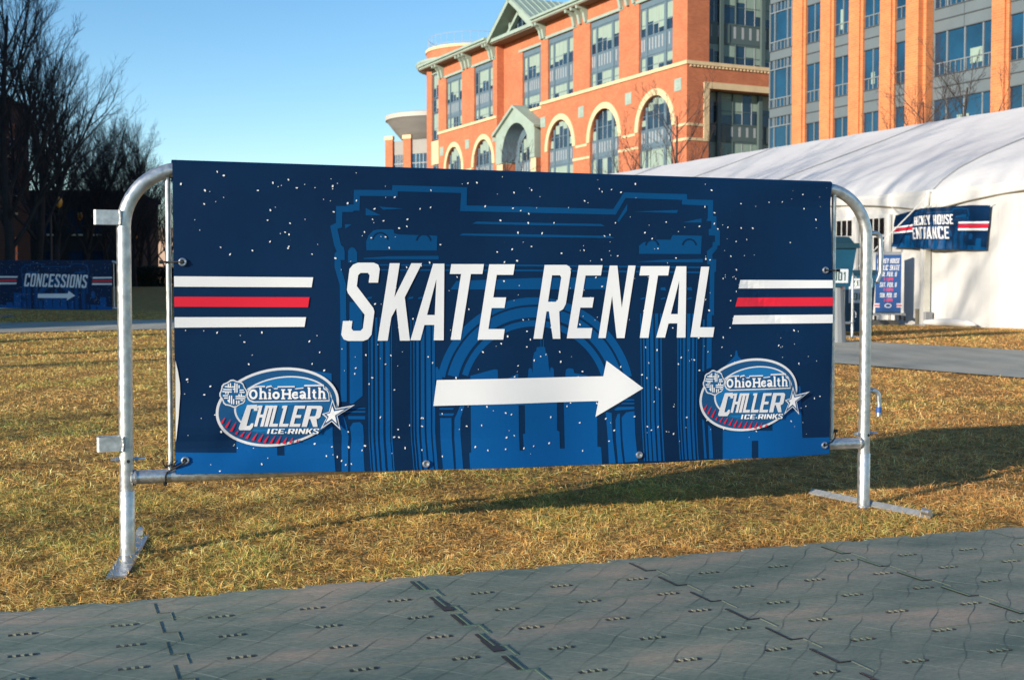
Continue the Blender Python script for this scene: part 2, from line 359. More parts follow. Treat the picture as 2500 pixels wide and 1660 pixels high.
# ------------------------------------------------------------------ glyphs (unit boxes, condensed bold capitals)
def mir(p): return [(1 - x, y) for x, y in p][::-1]
_Cl = [(.5, 1), (.22, 1), (.07, .975), (0, .92), (0, .08), (.07, .025), (.22, 0), (.5, 0), (.5, .13), (.4, .13), (.33, .16), (.33, .84), (.4, .87), (.5, .87)]
_bowl = [[(0, 0), (.33, 0), (.33, 1), (0, 1)], [(.33, .86), (.62, .86), (.68, .83), (1, .90), (.93, .975), (.8, 1), (.33, 1)],
         [(.68, .53), (1, .47), (1, .90), (.68, .83)], [(.33, .37), (.8, .37), (.93, .40), (1, .47), (.68, .53), (.62, .5), (.33, .5)]]
G = {
 'S': [[(1, .745), (1, .92), (.93, .975), (.78, 1), (.25, 1), (.1, .975), (0, .92), (0, .655), (.05, .61), (.69, .335), (.69, .16), (.62, .13), (.38, .13), (.31, .16), (.31, .255), (0, .255), (0, .08), (.1, .02), (.25, 0), (.75, 0), (.9, .02), (1, .08), (1, .375), (.95, .42), (.31, .70), (.31, .84), (.38, .87), (.62, .87), (.69, .84), (.69, .745)]],
 'K': [[(0, 0), (.31, 0), (.31, .30), (.42, .42), (.69, 0), (1, 0), (.63, .56), (1, 1), (.67, 1), (.31, .56), (.31, 1), (0, 1)]],
 'A': [[(0, 0), (.30, 0), (.5, .80), (.5, 1), (.33, 1)], [(1, 0), (.67, 1), (.5, 1), (.5, .80), (.70, 0)], [(.35, .2), (.65, .2), (.6175, .33), (.3825, .33)]],
 'T': [[(0, 1), (0, .87), (.35, .87), (.35, 0), (.65, 0), (.65, .87), (1, .87), (1, 1)]],
 'E': [[(0, 0), (1, 0), (1, .14), (.36, .14), (.36, .42), (.86, .42), (.86, .56), (.36, .56), (.36, .86), (1, .86), (1, 1), (0, 1)]],
 'F': [[(0, 0), (.36, 0), (.36, .42), (.86, .42), (.86, .56), (.36, .56), (.36, .86), (1, .86), (1, 1), (0, 1)]],
 'R': _bowl + [[(.42, .37), (.72, 0), (1, 0), (.80, .37)]],
 'P': _bowl,
 'N': [[(0, 0), (.28, 0), (.28, .58), (.70, 0), (1, 0), (1, 1), (.72, 1), (.72, .42), (.30, 1), (0, 1)]],
 'L': [[(0, 0), (1, 0), (1, .14), (.36, .14), (.36, 1), (0, 1)]],
 'C': [[(1, .70), (1, .92), (.93, .975), (.78, 1), (.22, 1), (.07, .975), (0, .92), (0, .08), (.07, .025), (.22, 0), (.78, 0), (.93, .025), (1, .08), (1, .30), (.67, .30), (.67, .16), (.6, .13), (.4, .13), (.33, .16), (.33, .84), (.4, .87), (.6, .87), (.67, .84), (.67, .70)]],
 'O': [_Cl, mir(_Cl)], '0': [_Cl, mir(_Cl)], 'D': [_Cl, mir(_Cl)],
 'B': [_Cl, mir(_Cl), [(.33, .45), (.67, .45), (.67, .57), (.33, .57)]], '8': [_Cl, mir(_Cl), [(.33, .45), (.67, .45), (.67, .57), (.33, .57)]],
 '9': [_Cl, mir(_Cl), [(.33, .45), (.67, .45), (.67, .57), (.33, .57)]],
 'I': [[(0, 0), (1, 0), (1, 1), (0, 1)]], '1': [[(.4, 0), (.8, 0), (.8, 1), (.4, 1), (.1, .84), (.1, .72), (.4, .80)]],
 '6': [_Cl, mir(_Cl), [(.33, .45), (.67, .45), (.67, .57), (.33, .57)]],
 'H': [[(0, 0), (.34, 0), (.34, .43), (.66, .43), (.66, 0), (1, 0), (1, 1), (.66, 1), (.66, .57), (.34, .57), (.34, 1), (0, 1)]],
 'Y': [[(.34, 0), (.66, 0), (.66, .4), (1, 1), (.68, 1), (.5, .62), (.32, 1), (0, 1), (.34, .4)]],
 'U': [[(0, 1), (0, .08), (.07, .025), (.22, 0), (.78, 0), (.93, .025), (1, .08), (1, 1), (.67, 1), (.67, .16), (.6, .13), (.4, .13), (.33, .16), (.33, 1)]],
 'M': [[(0, 0), (.24, 0), (.24, .6), (.5, .2), (.76, .6), (.76, 0), (1, 0), (1, 1), (.78, 1), (.5, .55), (.22, 1), (0, 1)]],
 'Z': [[(0, 0), (1, 0), (1, .14), (.4, .14), (1, .86), (1, 1), (0, 1), (0, .86), (.6, .86), (0, .14)]],
 '-': [[(.1, .42), (.9, .42), (.9, .56), (.1, .56)]], '.': [[(0, 0), (1, 0), (1, .16), (0, .16)]],
}
GW = {'I': .36, '1': .7, '.': .36, '-': .8, 'M': 1.3}
def text_polys(txt, x0, x1, y0, y1, slant=0.15, gap=0.22):
    """lays condensed capitals into the box; returns polygons in its plane"""
    ws = [0.6 if c == ' ' else GW.get(c, 1.0) for c in txt]
    tot = sum(ws) + gap * (len(txt) - 1); h = y1 - y0; W = (x1 - x0) - slant * h; s = W / tot; out = []; x = x0
    for c, w in zip(txt, ws):
        if c != ' ':
            for p in G[c]: out.append([(x + px * w * s + slant * py * h, y0 + py * h) for px, py in p])
        x += (w + gap) * s
    return out
def stroke(pts, w):
    """polyline -> list of quads (butt ends, mitred by small overlap-free quads)"""
    out = []; n = len(pts); L = []; R_ = []
    for i, (x, y) in enumerate(pts):
        xa, ya = pts[max(i - 1, 0)]; xb, yb = pts[min(i + 1, n - 1)]
        dx, dy = xb - xa, yb - ya; l = math.hypot(dx, dy) or 1; nx, ny = -dy / l, dx / l; k = 1.0
        if 0 < i < n - 1:
            ax, ay = x - xa, y - ya; la = math.hypot(ax, ay) or 1
            k = 1 / max(0.5, abs((-ay / la) * nx + (ax / la) * ny))
        L.append((x + nx * w / 2 * k, y + ny * w / 2 * k)); R_.append((x - nx * w / 2 * k, y - ny * w / 2 * k))
    for i in range(n - 1): out.append([L[i], L[i + 1], R_[i + 1], R_[i]])
    return out
def arc(cx, cy, rx, ry, a0, a1, n=16):
    return [(cx + rx * math.cos(math.radians(a0 + (a1 - a0) * i / n)), cy + ry * math.sin(math.radians(a0 + (a1 - a0) * i / n))) for i in range(n + 1)]

# ------------------------------------------------------------------ sheet printing: flat art in (u, z), cut on a grid so that it follows the sheet's folds
def printed(name, layers, fold, parent, cell=0.03, front=-0.024, step=0.0007):
    """layers: list of (level, material, polygons in (u, z)); fold(u, z) -> depth offset"""
    bm = bmesh.new(); mats = []; idx = 0
    lo = [1e9, 1e9]; hi = [-1e9, -1e9]
    for level, m, polys in layers:
        if m not in mats: mats.append(m)
        for p in polys:
            q = []
            for a in p:
                if not q or math.hypot(a[0] - q[-1][0], a[1] - q[-1][1]) > 1e-5: q.append(a)
            if len(q) > 1 and math.hypot(q[0][0] - q[-1][0], q[0][1] - q[-1][1]) < 1e-5: q.pop()
            if len(q) < 3: continue
            ar = sum(q[i][0] * q[(i + 1) % len(q)][1] - q[(i + 1) % len(q)][0] * q[i][1] for i in range(len(q)))
            if ar < 0: q.reverse()
            idx += 1; d = -(level * step + (idx % 40) * 0.000006)
            f = bm.faces.new([bm.verts.new((u, d, z)) for u, z in q]); f.material_index = mats.index(m)
            for u, z in q: lo = [min(lo[0], u), min(lo[1], z)]; hi = [max(hi[0], u), max(hi[1], z)]
    bm.normal_update()
    bmesh.ops.triangulate(bm, faces=[f for f in bm.faces if len(f.verts) > 4], ngon_method='EAR_CLIP')
    def cut(co, no):
        geom = list(bm.verts) + list(bm.edges) + list(bm.faces)
        bmesh.ops.bisect_plane(bm, geom=geom, dist=1e-7, plane_co=co, plane_no=no)
    if cell:
        k = math.ceil(lo[0] / cell)
        while k * cell < hi[0]: cut((k * cell, 0, 0), (1, 0, 0)); k += 1
        k = math.ceil(lo[1] / cell)
        while k * cell < hi[1]: cut((0, 0, k * cell), (0, 0, 1)); k += 1
    for v in bm.verts: v.co.y += front + fold(v.co.x, v.co.z)
    me = bpy.data.meshes.new(name); bm.to_mesh(me); bm.free()
    for m in mats: me.materials.append(m)
    o = bpy.data.objects.new(name, me); COL.objects.link(o); o.parent = parent
    return o

# ------------------------------------------------------------------ crowd barrier
BL = (-1.0717, 3.4339); BD = (0.94474, 0.32783); BRZ = math.atan2(BD[1], BD[0]); BLEN = 2.408
def to_local(P, org, rz):
    dx, dy = P[0] - org[0], P[1] - org[1]; c, s = math.cos(rz), math.sin(rz)
    return dx * c + dy * s, -dx * s + dy * c
def barrier(label):
    t = thing('crowd_barrier', label, 'barrier', (*BL, 0), BRZ, 'steel crowd barriers carrying printed banners')
    r = 0.0195; zt = 1.084; R = 0.165; zb = 0.225
    mb = MB()
    pts = [(0, 0, 0.17)] + [(0, 0, zt - R)]
    pts += [(R - R * math.cos(a), 0, zt - R + R * math.sin(a)) for a in np.linspace(0, math.pi / 2, 13)[1:]]
    pts += [(BLEN - R + R * math.sin(a), 0, zt - R + R * math.cos(a)) for a in np.linspace(0, math.pi / 2, 13)]
    pts += [(BLEN, 0, 0.17)]
    mb.tube(pts, r, M['galv'], 20)
    mb.tube([(0.012, 0, zb), (BLEN - 0.012, 0, zb)], r * 0.98, M['galv'], 20)
    for x in (0.019, BLEN - 0.019):
        mb.tube([(x, 0, zb), (x + (0.006 if x < 1 else -0.006), 0, zb)], r * 1.18, M['weld'], 16)
    mb.build('frame', t, smooth=True)
    b0 = None
    for i in range(17):
        x = 0.1187 + (2.278 - 0.1187) * i / 16
        if b0 is None:
            k = MB(); k.tube([(0, 0, zb + 0.015), (0, 0, zt - 0.012)], 0.0078, M['galv'], 12)
            k.tube([(0, 0, zt - 0.027), (0, 0, zt - 0.018)], 0.0105, M['weld'], 10); b0 = k.build('bar', t, smooth=True); b0.location = (x, 0, 0)
        else:
            c = b0.copy(); COL.objects.link(c); c.parent = t; c.location = (x, 0, 0)
    for x in (0, BLEN):
        k = MB(); k.tube([(0, 0, 0.004), (0, 0, 0.188), (0, 0, 0.19)], [0.0212, 0.0212, 0.0200], M['galv'], 20)
        k.tube([(0, 0, 0.004), (0, 0, 0.012)], [0.0255, 0.0218], M['weld'], 16)
        k.build('leg', t, smooth=True, loc=(x, 0, 0))
    # flat steel feet, turned a little in their sockets
    fl = [to_local(on_ground(*p), BL, BRZ) for p in ((284, 1416), (343, 1314))]
    fr = [to_local(on_ground(*p), BL, BRZ) for p in ((2275, 1270), (1980, 1208))]
    for (a, b), wdt, roll, z0 in ((fl, 0.052, 0.0, 0.005), (fr, 0.026, 0.7, 0.012)):
        a = Vector((*a, 0)); b = Vector((*b, 0)); d = (b - a).normalized(); n = Vector((-d.y, d.x, 0)); k = MB()
        n2 = n * math.cos(roll) + Vector((0, 0, 1)) * -math.sin(roll); up = d.cross(n2)
        if up.z < 0: up = -up
        f = lambda x, y, z: tuple(a + d * x + n2 * y + up * z + Vector((0, 0, z0)))
        L_ = (b - a).length
        prof = [(-wdt / 2, 0), (wdt / 2, 0), (wdt / 2, 0.004), (wdt / 2 - 0.002, 0.006), (-wdt / 2 + 0.002, 0.006), (-wdt / 2, 0.004)]
        k.prism(prof, M['plate'] if roll == 0 else M['galv_dull'], lambda y, z, x: f(x, y, z), 0, L_)
        e = 0.022 if roll == 0 else L_ - 0.0
        kx = L_ - 0.012 if roll == 0 else 0.012
        k.tube([f(kx - 0.016, 0, 0.018), f(kx + 0.014, 0, 0.02)], 0.011, M['galv'], 12)
        k.build('foot', t, smooth=True)
    for z in (0.945, 0.322):                           # open loops welded to the left post
        k = MB(); th = 0.004; x0, x1, y0, y1, h = -0.078, -0.012, -0.022, 0.022, 0.04
        out = [(x1, y0), (x0 + 0.006, y0), (x0, y0 + 0.006), (x0, y1 - 0.006), (x0 + 0.006, y1), (x1, y1)]
        inn = [(x1, y1 - th), (x0 + 0.007, y1 - th), (x0 + th, y1 - 0.008), (x0 + th, y0 + 0.008), (x0 + 0.007, y0 + th), (x1, y0 + th)]
        for i in range(5):
            q = [out[i], out[i + 1], inn[4 - i], inn[5 - i]]
            k.prism(q, M['galv'], lambda x, y, zz: (x, y, zz), z - h / 2, z + h / 2)
        for yy in (y0, y1):
            k.tube([(x1 + 0.002, yy, z - h / 2), (x1 + 0.004, yy, z), (x1 + 0.002, yy, z + h / 2)], 0.004, M['weld'], 8)
        k.build('bracket', t)
    for z, drop, tip in ((0.938, 0.135, 0.02), (0.402, 0.088, 0.0)):   # hooks on the right post
        k = MB(); x = BLEN; rr = 0.0085; b = 0.022; w = 0.056
        p = [(x + 0.008, 0, z)] + [(x + w - b + b * math.sin(a), 0, z - b + b * math.cos(a)) for a in np.linspace(0, math.pi / 2, 8)]
        p += [(x + w + 0.003, 0, z - drop * 0.55), (x + w + 0.001, 0, z - drop)]
        if tip: p += [(x + w - 0.004, 0, z - drop - 0.012), (x + w - 0.014, 0, z - drop - 0.032)]
        k.tube(p, rr, M['galv'], 12)
        if not tip: k.tube([(x + w + 0.0012, 0, z - drop + 0.012), (x + w + 0.002, 0, z - drop + 0.032)], rr * 1.06, M['tape'], 12)
        k.build('hook', t, smooth=True)
    for x, sg in ((0, -1), (BLEN, 1)):
        k = MB(); z = 0.277 if x == 0 else 0.256
        k.tube([(x - 0.042, 0, z), (x + 0.05, 0, z)], 0.0042, M['bolt'], 10)
        k.tube([(x + sg * 0.021, 0, z), (x + sg * 0.029, 0, z)], 0.0082, M['bolt'], 6)
        k.tube([(x - sg * 0.022, 0, z), (x - sg * 0.03, 0, z)], 0.0075, M['bolt'], 6)
        k.tube([(x + 0.004, -0.0192, z - 0.004), (x + 0.004, -0.0199, z - 0.004)], 0.0048, M['black'], 12)
        k.build('bolt', t, smooth=True)
    return t
main_barrier = barrier('nearest galvanised steel barrier on the grass, holding the large arrow banner')

# ------------------------------------------------------------------ printed art of the banners, traced from the photo onto the banner's plane
BF = (BL[0] + 0.024 * BD[1], BL[1] - 0.024 * BD[0])
def bp(x, y): return on_wall(x, y, BF, BD)
U0, _ = bp(424, 700); U1, _ = bp(2029, 700)
def zbot(u):
    t = min(1, max(0, (u - U0) / (U1 - U0)))
    return 0.232 - 0.036 * math.sin(min(t * 1.9, math.pi / 2)) if t < 0.83 else 0.196
ZT = 1.098
def P4(*p): return [(780 + x / 4.127, 420 + y / 4.127) for x, y in p]
def P5(*p): return [(1280 + x / 4.127, 420 + y / 4.127) for x, y in p]
def P6(*p): return [(780 + x / 4.127, 780 + y / 4.127) for x, y in p]
def P7(*p): return [(1280 + x / 4.127, 780 + y / 4.127) for x, y in p]
def art_blue():
    a = []
    a.append(P4((105, 545), (165, 515), (165, 345), (270, 345), (275, 330), (340, 330), (345, 182), (728, 185), (732, 135), (1490, 155), (1488, 338), (2150, 352), (2150, 410), (1420, 395), (1430, 213), (785, 198), (785, 248), (405, 243), (400, 392), (340, 392), (335, 405), (228, 405), (225, 560), (178, 575)))
    a.append(P4((105, 545), (178, 575), (215, 740), (240, 760), (250, 800), (250, 888), (210, 888), (212, 960), (262, 1130), (265, 1486), (205, 1486), (200, 1140), (148, 960), (148, 825), (170, 800), (145, 740)))
    a.append(P6((205, 0), (268, 0), (268, 825), (205, 825)))
    a.append(P4((297, 1310), (427, 1310), (427, 1486), (297, 1486))); a.append(P6((297, 0), (427, 0), (427, 765), (330, 845), (297, 845)))
    a.append(P6((265, 886), (455, 886), (455, 897), (265, 897))); a.append(P6((240, 917), (455, 917), (455, 934), (250, 934))); a.append(P6((280, 968), (452, 968), (452, 1000), (285, 1000)))
    a.append(P6((170, 945), (232, 955), (268, 1060), (290, 1180), (282, 1300), (282, 1545), (217, 1545), (217, 1300), (222, 1180), (205, 1090)))
    a.append(P6((300, 1080), (330, 1035), (400, 1028), (430, 1060), (442, 1180), (436, 1350), (445, 1545), (305, 1545), (303, 1330), (318, 1200)))
    # clustered column stripes
    def stripes(Pn, xs_, y0, y1, sh, ytop=None):
        for x0, x1 in xs_:
            a.append(Pn((x0, y0), (x1, y0), (x1, y1 - 420), (x1 + sh * .3, y1 - 300), (x1 + sh, y1 - 60), (x1 + sh * 1.3, y1), (x0 + sh * 1.3, y1), (x0 + sh, y1 - 60), (x0 + sh * .3, y1 - 300), (x0, y1 - 420)))
    stripes(P6, [(487, 497), (512, 535), (555, 580), (600, 637), (660, 705), (715, 728)], -20, 1540, 18)
    stripes(P6, [(915, 925), (945, 957), (975, 1000), (1020, 1057), (1075, 1120), (1135, 1163)], 0, 1530, 22)
    stripes(P7, [(1168, 1180), (1195, 1212), (1225, 1253), (1265, 1298), (1315, 1345), (1365, 1380)], -60, 1420, 16)
    stripes(P7, [(1535, 1547), (1560, 1575), (1590, 1615), (1630, 1665), (1680, 1705), (1722, 1735)], -60, 1410, 18)
    a.append(P7((1790, 0), (1808, 0), (1808, 520), (1786, 520))); a.append(P7((1830, 0), (1880, 0), (1880, 480), (1830, 500)))
    a.append(P7((1790, 1000), (1812, 1020), (1840, 1400), (1815, 1400))); a.append(P7((1850, 1060), (1885, 1090), (1905, 1400), (1865, 1400)))
    # arch bands
    for ro, ri, l0, l1 in ((242, 224, 168, 12), (219, 193, 166, 14), (186, 171, 163, 17)):
        o = arc(1305, 968, ro, -ro, l0, l1, 40); i = arc(1305, 968, ri, -ri, l1, l0, 40)
        for k in range(40): a.append([o[k], o[k + 1], i[40 - k - 1], i[40 - k]])
    a.append([(1100, 707), (1115, 686), (1300, 679), (1495, 676), (1502, 706)])
    for y in (645.5, 657.5): a.append([(920, y), (1300, y + 1), (1722, y + 6), (1722, y + 10), (1300, y + 5), (920, y + 3.5)])
    a.append(P4((440, 868), (700, 850), (1200, 845), (1205, 882), (440, 878))); a.append(P5((1140, 905), (1400, 885), (1790, 877), (1790, 912), (1140, 908)))
    a.append(P4((468, 790), (465, 700), (490, 640), (540, 590), (590, 580), (742, 580), (752, 622), (800, 632), (1120, 640), (1188, 645), (1185, 792)))
    a.append(P4((283, 912), (283, 800), (300, 770), (325, 760), (350, 770), (375, 810), (375, 912)))
    a.append(P4((462, 365), (615, 440), (462, 440))); a.append(P4((598, 350), (850, 372), (640, 383))); a.append(P4((255, 530), (322, 530), (255, 575)))
    a.append([(1154, 546.5), (1165, 541), (1300, 544.2), (1466.6, 547.2), (1477.5, 552.8), (1300, 550)])
    a.append([(1121.6, 575), (1131, 570.2), (1300, 572.6), (1488, 576.3), (1500.5, 581.9), (1300, 578.7)])
    a.append(P5((0, 352), (895, 375), (1000, 207), (1635, 225), (1638, 278), (1895, 285), (1893, 445), (1927, 448), (1927, 585), (1962, 588), (1962, 740), (1912, 705), (1912, 642), (1850, 640), (1848, 580), (1875, 570), (1875, 498), (1825, 495), (1840, 465), (1842, 342), (1585, 330), (1585, 283), (1018, 265), (920, 432), (0, 410)))
    a.append(P5((1912, 705), (1962, 740), (1940, 745), (1935, 775), (1885, 830), (1885, 878), (1925, 880), (1922, 1005), (1905, 1010), (1903, 1440), (1880, 1445), (1880, 1568), (1880, 1600), (1830, 1600), (1832, 1440), (1855, 1400), (1858, 1010), (1865, 935), (1832, 930), (1830, 800), (1885, 755), (1890, 710)))
    a.append(P5((1037, 320), (1035, 390), (950, 508), (935, 490))); a.append(P5((1090, 400), (1545, 385), (1535, 415), (1500, 415))); a.append(P5((1590, 510), (1778, 470), (1778, 512)))
    a.append(P5((1157, 825), (1157, 745), (1200, 710), (1290, 690), (1345, 683), (1470, 685), (1490, 637), (1780, 645), (1770, 828)))
    for x in (480, 900, 1000): a.append(P4((x, 1262), (x + 45, 1255), (x + 40, 1275), (x - 10, 1282)))
    for x in (1170, 1370, 1630): a.append(P5((x, 1275), (x + 40, 1262), (x + 55, 1275), (x + 5, 1285)))
    for x in (1370, 1630): a.append(P5((x, 1165), (x + 45, 1160), (x + 55, 1195), (x, 1190)))
    # skyline under the arch
    a.append(P6((1515, 566), (1755, 500), (1790, 505), (1795, 640), (1990, 545), (1998, 545), (2000, 1115), (2005, 1315), (2146, 1315), (2146, 1530), (1510, 1530), (1500, 1340), (1520, 1335)))
    a.append(P6((1998, 640), (2062, 640), (2062, 860), (1998, 860)))
    a.append(P6((2065, 640), (2150, 640), (2150, 1315), (2050, 1315), (2040, 1150), (2065, 1145)))
    a.append(P7((0, 640), (35, 580), (40, 500), (55, 487), (75, 500), (83, 540), (85, 390), (100, 330), (120, 318), (125, 280), (165, 275), (165, 180), (172, 180), (173, 275), (190, 275), (191, 180), (198, 180), (200, 275), (212, 280), (218, 330), (240, 350), (248, 460), (262, 540), (265, 490), (280, 480), (300, 500), (308, 640), (333, 640), (333, 1115), (358, 1130), (362, 1300), (412, 1300), (404, 840), (410, 640), (425, 505), (450, 492), (500, 497), (510, 540), (640, 565), (735, 640), (740, 1280), (775, 1285), (785, 1460), (0, 1480)))
    a.append(P7((820, 930), (878, 940), (888, 1200), (915, 1445), (850, 1450), (840, 1200))); a.append(P7((915, 1010), (935, 950), (958, 945), (960, 1100), (970, 1300), (988, 1440), (938, 1445), (918, 1200)))
    a.append(P7((975, 985), (1020, 932), (1100, 920), (1105, 1150), (1130, 1425), (1005, 1435), (982, 1200)))
    a.append(P7((985, 838), (1100, 835), (1100, 850), (970, 852))); a.append(P7((900, 905), (940, 880), (1100, 875), (1100, 900), (920, 915))); a.append(P7((1010, 800), (1100, 802), (1100, 815), (1000, 818)))
    a.append(P6((1168, 478), (1190, 478), (1240, 600), (1168, 606)))
    for y0, y1 in ((890, 905), (943, 968)): a.append(P6((1205, y0), (1352, y0), (1340, y1), (1205, y1)))
    a.append(P6((1210, 990), (1325, 990), (1330, 1200), (1350, 1535), (1240, 1540), (1220, 1300))); a.append(P6((1410, 870), (1455, 870), (1415, 990), (1415, 1150), (1440, 1535), (1370, 1535), (1355, 1200), (1355, 1000), (1385, 930)))
    # blocks at the lower left and lower right
    a.append([(424, 1105.6), (578, 1105.6), (578, 1060), (677, 1060), (677, 1111.5), (694.7, 1111.5), (694.7, 1060), (700, 905), (765, 905), (808, 911), (811, 1060), (818, 1170), (424, 1170)])
    a.append([(1773, 888), (1784, 878), (1792, 869), (1794, 857), (1796, 855), (1798, 857), (1800, 869), (1808, 877), (1822, 888), (1822, 960), (1773, 960)])
    a.append([(1880, 942), (1950, 942), (1954, 1068), (2040, 1066), (2040, 1125), (1846, 1135), (1846, 1074), (1831, 1075), (1831, 1135), (1764, 1140), (1764, 1050), (1880, 1050)])
    return a
def art_dark():
    a = []
    for P, cx, cy, r in ((P4, 608, 690, 76), (P4, 1048, 700, 72), (P5, 1655, 745, 66), (P5, 1285, 745, 62)):
        a += [P(*q) for q in stroke(arc(cx, cy, r, -r, 5, 175, 14), 15)]
    return a
def clampz(poly): return [(min(max(u, U0 + 0.001), U1 - 0.001), min(max(z, zbot(u) + 0.0005), ZT)) for u, z in poly]
def tr(polys): return [clampz([bp(*p) for p in q]) for q in polys]
ART_BLUE = tr(art_blue()); ART_DARK = tr(art_dark())
def snow(seed, n):
    rs = random.Random(seed); out = []
    for _ in range(n):
        u = rs.uniform(U0 + 0.02, U1 - 0.02); z = rs.uniform(0.235, ZT - 0.01); big = rs.random() < 0.62
        if (u < U0 + 0.44 or u > U1 - 0.34) and 0.66 < z < 0.845: continue
        a = rs.uniform(0.0026, 0.0038) if big else rs.uniform(0.0012, 0.0018); b = a * rs.uniform(0.5, 0.75); th = rs.uniform(0, math.pi)
        n_ = 10
        out.append([(u + a * math.cos(t) * math.cos(th) - b * math.sin(t) * math.sin(th), z + a * math.cos(t) * math.sin(th) + b * math.sin(t) * math.cos(th)) for t in [2 * math.pi * i / n_ for i in range(n_)]])
    return out
# letters: bottom-left, bottom-right x, bottom y, top y, horizontal shift of the top
LET = [('S', 829.7, 903.5, 832, 641.7, 24), ('K', 920.5, 1000, 831.5, 643, 29.5), ('A', 1001.2, 1082.9, 830.6, 644, 29), ('T', 1072, 1152, 829.5, 645, 30), ('E', 1165.3, 1227.6, 829, 645.5, 29.5),
       ('R', 1301.8, 1368.4, 827, 647, 27.4), ('E', 1384.2, 1443, 826, 647.8, 28), ('N', 1461.7, 1524.7, 825.4, 648.6, 26.7), ('T', 1537, 1606, 824.8, 650, 27), ('A', 1600.3, 1670.8, 824, 650.4, 25.5), ('L', 1682.7, 1738, 822.8, 651.4, 25.7)]
def lettering_main():
    out = []
    for c, xa, xb, yb, yt, sh in LET:
        for p in G[c]:
            if c == 'A':      # the right edge of this italic A stands upright
                w = xb - xa
                q = [(xa + gx * w + sh * gy + (0 if gx < .5 else 0) , yb + (yt - yb) * gy) for gx, gy in p]
            else:
                q = [(xa + gx * (xb - xa) + sh * gy, yb + (yt - yb) * gy) for gx, gy in p]
            out.append([bp(*v) for v in q])
    return out
def Q8(*p): return [(200 + x / 3.408, 380 + y / 3.408) for x, y in p]
STR_L = [(1, Q8((765, 1004), (1921, 1013), (1908, 1096), (765, 1091))), (2, Q8((765, 1174), (1891, 1178), (1878, 1262), (765, 1258))), (1, Q8((770, 1344), (1862, 1344), (1849, 1424), (770, 1431)))]
STR_R = [(1, [(1807, 683.6), (2029, 684.3), (2029, 703.6), (1801.5, 704.5)]), (2, [(1799, 726.8), (2029, 725.8), (2029, 747.2), (1793.5, 748.5)]), (1, [(1790, 770), (2029, 767.6), (2029, 788.5), (1785.5, 791.5)])]
ARROW = [(1065.5, 927.5), (1473, 918.5), (1481, 880.5), (1567.5, 947), (1454, 1017.5), (1461, 979), (1057, 990.5)]

